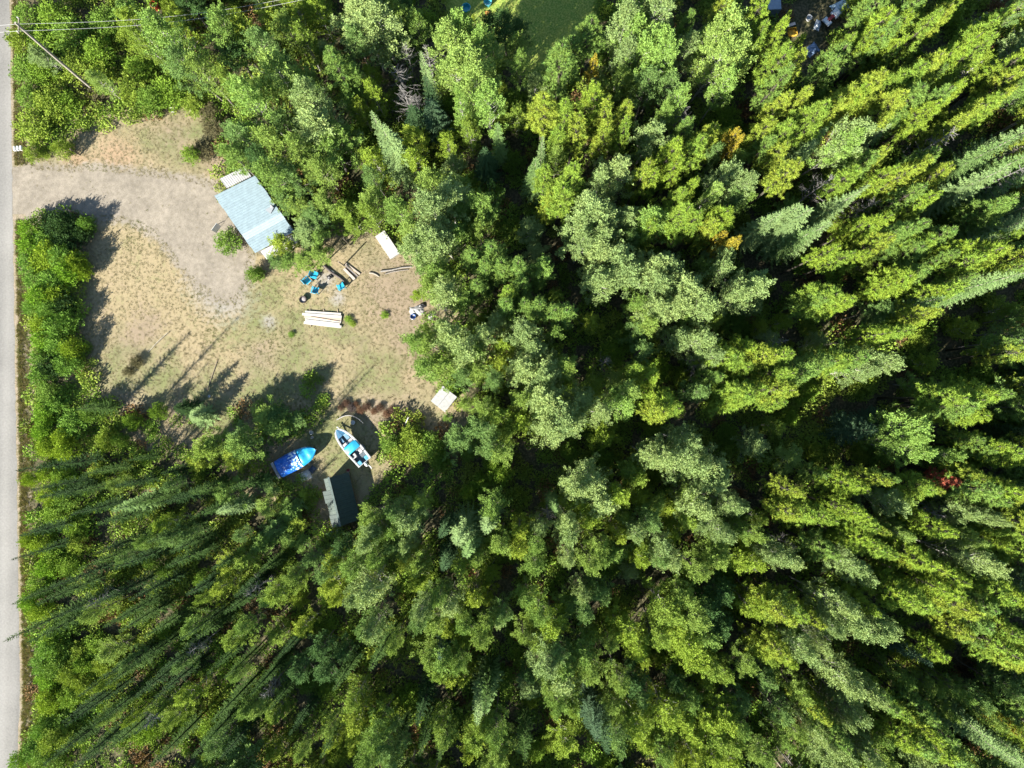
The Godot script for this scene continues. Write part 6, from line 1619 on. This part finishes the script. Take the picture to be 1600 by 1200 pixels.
	for x in [-0.8, 0.8]:
		var wh := Shape.new()
		wh.lathe(Vector3(x, 0.32, 0.2), [Vector2(0.14, -0.1), Vector2(0.32, -0.08), Vector2(0.32, 0.08), Vector2(0.14, 0.1)], 16, Color.WHITE, Basis(Vector3.BACK, PI / 2))
		part("wheel", wh, paint(Color(0.02, 0.02, 0.02), 0.9), tr)
	log_on_ground("log", Vector3(51.6, 0.15, -42.8), Vector3(57.5, 0.15, -47.5), 0.16, Color(0.55, 0.5, 0.42), "long pale log on open ground at the top right corner", "log", "logs at the top right corner")
	log_on_ground("log", Vector3(50.4, 0.12, -43.8), Vector3(53.8, 0.12, -46.8), 0.12, Color(0.45, 0.36, 0.26), "shorter brown log left of the pale one at the top right", "log", "logs at the top right corner")

# ---------------------------------------------------------------- forest
func build_plants() -> void:
	var broad := []
	for i in 6:
		broad.append(make_broadleaf(100 + i, 46, 0.34, 0.14, 0.14, true))
	var airy := []
	for i in 5:
		airy.append(make_broadleaf(200 + i, 38, 0.38, 0.25, 0.135, true))
	var low := []
	for i in 5:
		low.append(make_broadleaf(300 + i, 42, 0.2, 0.22, 0.145, false))
	var pines := []
	for i in 7:
		pines.append(make_pine(400 + i))
	var firs := []
	for i in 4:
		firs.append(make_spruce(500 + i, 0.06))
	var slim := []
	for i in 4:
		slim.append(make_spruce(600 + i, 0.28))
	var bushes := []
	for i in 5:
		bushes.append(make_shrub(700 + i, 0.16, 62, 32))
	var bare := []
	for i in 4:
		bare.append(make_bare(800 + i))
	var white_bark := worn(Color(0.52, 0.50, 0.45), 0.5, 0.5, 0.8, 1, Vector3(1, 0.4, 1))
	var grey_bark := worn(Color(0.24, 0.21, 0.18), 0.5, 0.5, 0.9, 2, Vector3(1, 0.4, 1))
	var brown_bark := worn(Color(0.085, 0.075, 0.05), 0.5, 0.5, 0.9, 3, Vector3(1, 0.4, 1))
	var dead_wood := worn(Color(0.26, 0.245, 0.235), 0.6, 0.5, 0.9, 3, Vector3(1, 0.4, 1))
	var make := func(called: String, noun: String, cat: String, group: String, forms: Array, bark: Material, tree: bool, r: float, h: float, tall: float, small: float, looks: Array, cols: Array) -> Dictionary:
		return {"called": called, "noun": noun, "cat": cat, "group": group, "forms": forms, "bark": bark, "tree": tree, "r": r, "h": h, "tall": tall, "small": small, "looks": looks, "mats": mats(cols)}
	var G1 := "aspens of the forest"
	kinds["ap"] = make.call("aspen_tree", "aspen", "aspen", G1, broad, white_bark, true, 2.0, 12.0, 14.0, 7.0, ["pale green", "greyish green", "light green"], [Color(0.211, 0.295, 0.102), Color(0.182, 0.259, 0.091), Color(0.237, 0.317, 0.109)])
	kinds["ab"] = make.call("aspen_tree", "aspen", "aspen", G1, broad, white_bark, true, 2.0, 12.0, 14.5, 7.0, ["bright green", "fresh light green"], [Color(0.194, 0.311, 0.068), Color(0.219, 0.318, 0.075)])
	var G2 := "poplars of the forest"
	kinds["am"] = make.call("poplar_tree", "poplar", "poplar", G2, airy, grey_bark, true, 2.0, 12.0, 12.0, 6.0, ["mid green", "green", "bluish green"], [Color(0.146, 0.235, 0.049), Color(0.180, 0.264, 0.054), Color(0.127, 0.211, 0.060)])
	kinds["bd"] = make.call("poplar_tree", "poplar", "poplar", G2, airy, grey_bark, true, 2.0, 12.0, 12.0, 6.0, ["dark green"], [Color(0.064, 0.126, 0.037)])
	kinds["by"] = make.call("birch_tree", "birch", "birch", "birches of the forest", low, white_bark, true, 2.0, 12.0, 10.5, 6.0, ["yellowish green", "olive green", "lime green"], [Color(0.199, 0.284, 0.036), Color(0.169, 0.249, 0.040), Color(0.224, 0.294, 0.038)])
	var G3 := "pines of the forest"
	kinds["pn"] = make.call("pine_tree", "pine", "pine", G3, pines, brown_bark, true, 1.7, 15.0, 16.0, 13.0, ["yellow-green", "lime-tipped", "golden green"], [Color(0.199, 0.286, 0.034), Color(0.179, 0.269, 0.038), Color(0.227, 0.290, 0.038)])
	kinds["pg"] = make.call("pine_tree", "pine", "pine", G3, pines, brown_bark, true, 1.7, 15.0, 15.0, 12.0, ["deeper green"], [Color(0.144, 0.231, 0.048)])
	kinds["po"] = make.call("pine_tree", "pine", "pine", G3, pines, brown_bark, true, 1.7, 15.0, 14.0, 11.0, ["orange-yellow"], [Color(0.338, 0.278, 0.034)])
	kinds["rd"] = make.call("dead_pine", "dying pine", "pine", "dying pines", pines, brown_bark, true, 1.7, 15.0, 20.0, 5.0, ["rust-red"], [Color(0.36, 0.10, 0.06)])
	var G4 := "spruces of the forest"
	kinds["sp"] = make.call("spruce_tree", "spruce", "spruce", G4, firs, brown_bark, true, 1.2, 12.0, 12.0, 9.5, ["dark green", "dark bluish green"], [Color(0.045, 0.086, 0.034), Color(0.056, 0.098, 0.049)])
	kinds["sw"] = make.call("spruce_tree", "spruce", "spruce", G4, firs, grey_bark, true, 1.2, 12.0, 14.5, 8.0, ["silvery green", "pale grey-green"], [Color(0.184, 0.267, 0.100), Color(0.144, 0.230, 0.073)])
	kinds["st"] = make.call("spruce_tree", "narrow spruce", "spruce", G4, slim, brown_bark, true, 1.2, 12.0, 13.0, 9.5, ["dark", "olive dark green", "blackish green"], [Color(0.031, 0.063, 0.014), Color(0.042, 0.079, 0.017), Color(0.023, 0.049, 0.014)])
	kinds["dd"] = make.call("dead_tree", "leafless dead tree", "dead tree", "dead trees", bare, dead_wood, true, 2.0, 9.0, 10.0, 6.0, ["bare grey"], [Color(0.252, 0.238, 0.238)])
	kinds["dd"].mats = [dead_wood]
	kinds["dd"]["top"] = "branches"
	kinds["R"] = make.call("roadside_shrub", "roadside shrub", "shrub", "shrubs along the road", bushes, grey_bark, false, 1.6, 3.0, 3.3, 2.6, ["bright green", "fresh green", "yellow-green"], [Color(0.150, 0.276, 0.025), Color(0.128, 0.238, 0.037), Color(0.193, 0.284, 0.025)])
	kinds["K"] = make.call("roadside_shrub", "roadside shrub", "shrub", "shrubs along the road", bushes, grey_bark, false, 1.6, 3.0, 3.3, 2.6, ["dark green"], [Color(0.041, 0.083, 0.023)])  # dark leaf colour paints in the shaded part of the hedge
	kinds["H"] = make.call("leafy_shrub", "shrub", "shrub", "shrubs under the trees", bushes, grey_bark, false, 1.6, 3.0, 3.3, 2.5, ["bright green", "mid green", "yellowish green"], [Color(0.159, 0.259, 0.032), Color(0.127, 0.215, 0.034), Color(0.188, 0.263, 0.036)])
	kinds["G"] = make.call("dry_shrub", "dry shrub", "shrub", "dry shrubs in the clearing", bushes, grey_bark, false, 1.6, 3.0, 3.3, 0.5, ["brownish olive"], [Color(0.098, 0.090, 0.045)])
	rng.seed = 77
	for line in FOREST:
		for e in line.split(";"):
			var f: PackedStringArray = e.split(" ")
			plant(f[0], f[1].to_float(), f[2].to_float(), f[3].to_float(), f[4].to_float())
	# bare pale stems that lean out of the canopy: where each stands, its height
	for e in ["50 -23 13", "31 -22 12", "42 -26 14", "36 -20 11", "35 9 10", "42 11.5 11", "39 14 10", "44 18 11", "38 20 10", "28 15 9", "31 24 10", "32 31 11", "33 29.5 11", "29 39 10", "24 17 9", "15 33 9", "50 -6 11", "-34 26 9", "-44 21 10", "-28 20 9", "-26 30 10", "-38 33 10", "-6 -34 9", "-12 -37 9", "-11 -32 8", "17 -30 10", "22 -12 11", "9 -4 10", "27 -6 10", "3 12 8"]:
		var f: PackedStringArray = e.split(" ")
		plant("dd", f[0].to_float(), f[1].to_float(), f[2].to_float(), rand(0.9, 1.5))
	# reddish plants of the flower bed
	kinds["F"] = make.call("garden_plant", "flower clump", "plant", "plants of the flower bed", bushes, grey_bark, false, 1.6, 3.0, 3.3, 0.1, ["rust-red", "orange-red", "purplish brown"], [Color(0.102, 0.061, 0.043), Color(0.128, 0.071, 0.043), Color(0.083, 0.065, 0.063)])
	for e in ["-20.6 .9", "-20.0 .4", "-19.4 .9", "-18.9 .5", "-18.4 1.2", "-17.6 .8", "-16.8 1.3", "-16.1 .9", "-15.3 1.6", "-14.6 1.3", "-13.9 2.0", "-13.1 1.7", "-12.3 2.3", "-11.5 2.0"]:
		var f: PackedStringArray = e.split(" ")
		plant("F", f[0].to_float(), f[1].to_float(), rand(0.4, 0.75), rand(0.35, 0.6))
	for e in ["-15.6 -9.8 .5", "-19.8 -9.3 .5", "-19.3 -8.8 .4", "-26.4 -7.6 .4", "-55.5 -28.8 .9", "-52.5 -29.5 .7", "-30.2 -14.6 .8"]:
		var f: PackedStringArray = e.split(" ")
		plant("H", f[0].to_float(), f[1].to_float(), f[2].to_float(), f[2].to_float() * 0.9)

func scatter(called: String, m: Mesh, mat: Material, places: Array, tints: PackedColorArray, label := "") -> void:
	var mm := MultiMesh.new()
	mm.transform_format = MultiMesh.TRANSFORM_3D
	mm.use_colors = true
	mm.mesh = m
	mm.instance_count = places.size()
	for i in places.size():
		mm.set_instance_transform(i, places[i])
		mm.set_instance_color(i, tints[i])
	var o := MultiMeshInstance3D.new()
	o.name = numbered(called)
	o.multimesh = mm
	o.material_override = mat
	add_child(o)
	tag(o, label, "undergrowth" if label and not "grass" in label else ("grass" if label else ""), "", "stuff")

func place(x: float, z: float, s: float, tall: float) -> Transform3D:
	return Transform3D(Basis(Vector3.UP, rand(0, TAU)) * Basis.from_scale(Vector3(s, s * tall, s)), Vector3(x, 0, z))

func build_cover() -> void:
	rng.seed = 91
	var yard := PackedVector2Array(YARD)
	var drive := PackedVector2Array(DRIVE)
	var open := PackedVector2Array(OPEN_GROUND)
	var lawn := PackedVector2Array(LAWN)
	# low leafy plants on the forest floor
	var low: Array = []
	for v in 3:
		rng.seed = 920 + v
		var s := Shape.new()
		for i in 16:
			var az := i * 2.39996
			var f := sqrt((i + 0.5) / 16.0)
			clump(s, Vector3(cos(az) * f * 0.75, 0.55 * (1.1 - 0.7 * f * f), sin(az) * f * 0.75), 0.22, Vector3(cos(az) * f, 0.9, sin(az) * f).normalized(), 16, 0.17, 0.25)
		low.append(s.mesh())
	rng.seed = 93
	var patch := FastNoiseLite.new()
	patch.seed = 8
	patch.frequency = 0.05
	var spots := [[], [], []]
	var tints := [PackedColorArray(), PackedColorArray(), PackedColorArray()]
	for i in 9000:
		var p := Vector2(rand(-56.5, 76), rand(-62, 58))
		if p.x < road_edge(p.y) + 1.6 or Geometry2D.is_point_in_polygon(p, drive) or Geometry2D.is_point_in_polygon(p, open) or Geometry2D.is_point_in_polygon(p, lawn):
			continue
		if p.distance_to(Vector2(35, -43.5)) < 5.5 and rng.randf() < 0.85:
			continue
		if absf(p.x + 30) < 4.2 and absf(p.y + 20.8) < 4.0:
			continue
		if absf(p.x + 20.4) < 2.2 and absf(p.y - 11.3) < 3.4 or absf(p.x + 25.4) < 2.8 and absf(p.y - 6.8) < 1.9:
			continue
		var k := patch.get_noise_2d(p.x, p.y)
		if rng.randf() < -k * 1.2:
			continue
		var w := i % 3
		spots[w].append(place(p.x, p.y, rand(0.6, 1.5), rand(0.7, 1.5)))
		var c := Color(0.15, 0.25, 0.036).lerp(Color(0.22, 0.265, 0.045), clampf(k + rand(0, 0.6), 0, 1))
		if rng.randf() < 0.10:
			c = Color(0.16, 0.10, 0.045)
		tints[w].append(c * rand(0.75, 1.2))
	for w in 3:
		scatter("undergrowth", low[w], leaves(Color.WHITE, 0.5), spots[w], tints[w], ["low leafy green undergrowth covering the forest floor", "scattered leafy weeds between the tree trunks", "broad patches of low green plants under the trees"][w])
	# dry grass of the clearing
	var tufts: Array = []
	for v in 2:
		rng.seed = 950 + v
		var s := Shape.new()
		for i in 22:
			var a := rand(0, TAU)
			var r := rand(0, 0.16)
			var p := Vector3(cos(a) * r, 0, sin(a) * r)
			var d := Vector3(rand(-1.2, 1.2), 1, rand(-1.2, 1.2)).normalized() * rand(0.14, 0.34)
			var side := d.cross(Vector3(cos(a), 0.2, sin(a))).normalized() * 0.014
			var k := rand(0.75, 1.2)
			s.tri(p - side, p + d, p + side, Color(k, k, k * 0.95))
		tufts.append(s.mesh())
	rng.seed = 96
	var grass := [[], []]
	var gt := [PackedColorArray(), PackedColorArray()]
	for i in 52000:
		var p := Vector2(rand(-57.2, -5), rand(-36, 17))
		var on_verge := p.x < road_edge(p.y) + 1.6
		if on_verge and p.x < road_edge(p.y) + 0.5 or not on_verge and not Geometry2D.is_point_in_polygon(p, yard) or Geometry2D.is_point_in_polygon(p, drive) and rng.randf() < 0.97:
			continue
		var k := patch.get_noise_2d(p.x * 2.0 + 40.0, p.y * 2.0)
		if rng.randf() < 0.15 - k * 0.4:
			continue
		var dry := Color(0.36, 0.315, 0.205)
		var c := dry.lerp(Color(0.17, 0.20, 0.06), clampf(k * 1.4 + rand(-0.3, 0.3) + (0.15 if p.y > -2 else -0.1), 0, 1))
		if rng.randf() < 0.04:
			c = Color(0.2, 0.155, 0.09)
		grass[i % 2].append(place(p.x, p.y, rand(0.4, 1.0), rand(0.25, 0.55)))
		gt[i % 2].append(c * 0.84)
	for i in 5200:
		var z := rand(-48, 44)
		var x := road_edge(z) + 0.35 + absf(rng.randfn(0.0, 0.75))
		if z > -27.5 and z < -21.0 or x > road_edge(z) + 2.4:
			continue
		var k := rand(0, 1)
		grass[i % 2].append(place(x, z, rand(0.7, 1.6), rand(0.5, 1.2)))
		gt[i % 2].append(Color(0.22, 0.26, 0.08).lerp(Color(0.36, 0.28, 0.17), k) * rand(0.5, 0.85))
	for w in 2:
		scatter("grass", tufts[w], leaves(Color.WHITE, 0.9), grass[w], gt[w], ["dry straw-coloured grass tufts over the clearing", "mixed dry and green grass tufts in the clearing"][w])
	# the same forest going on past the edges of the photograph
	rng.seed = 98
	var kindsof := [make_broadleaf(120, 34, 0.34, 0.15, 0.24, true), make_pine(420), make_spruce(520, 0.15)]
	for w in 3:
		var at := []
		var tint := PackedColorArray()
		for i in 520:
			var p := Vector2(rand(-54, 84), rand(-74, 68))
			if p.y > -45 and p.y < 38.5 and p.x < 49.5 or p.y < -42 and absf(p.x) < 14 or p.y < -40 and absf(p.x - 33) < 9 or p.y > 38 and p.x < -45 or p.y < -40 and p.x > 48 and p.y > -54 and p.x < 60:
				continue
			at.append(place(p.x, p.y, rand(0.8, 1.15), rand(0.8, 1.1)))
			tint.append([Color(0.12, 0.19, 0.05), Color(0.18, 0.235, 0.03), Color(0.06, 0.1, 0.035)][w] * rand(0.8, 1.15))
		scatter("far_forest", kindsof[w][0], leaves(Color.WHITE, 0.5), at, tint, ["leafy crowns of the forest beyond the plot", "pine crowns of the forest beyond the plot", "spruce crowns of the forest beyond the plot"][w])
		var bark := PackedColorArray()
		for c in tint:
			bark.append(Color(0.25, 0.22, 0.18))
		scatter("far_forest", kindsof[w][1], paint(Color.WHITE), at, bark, ["trunks under the leafy crowns beyond the plot", "trunks under the pine crowns beyond the plot", "trunks under the spruce crowns beyond the plot"][w])
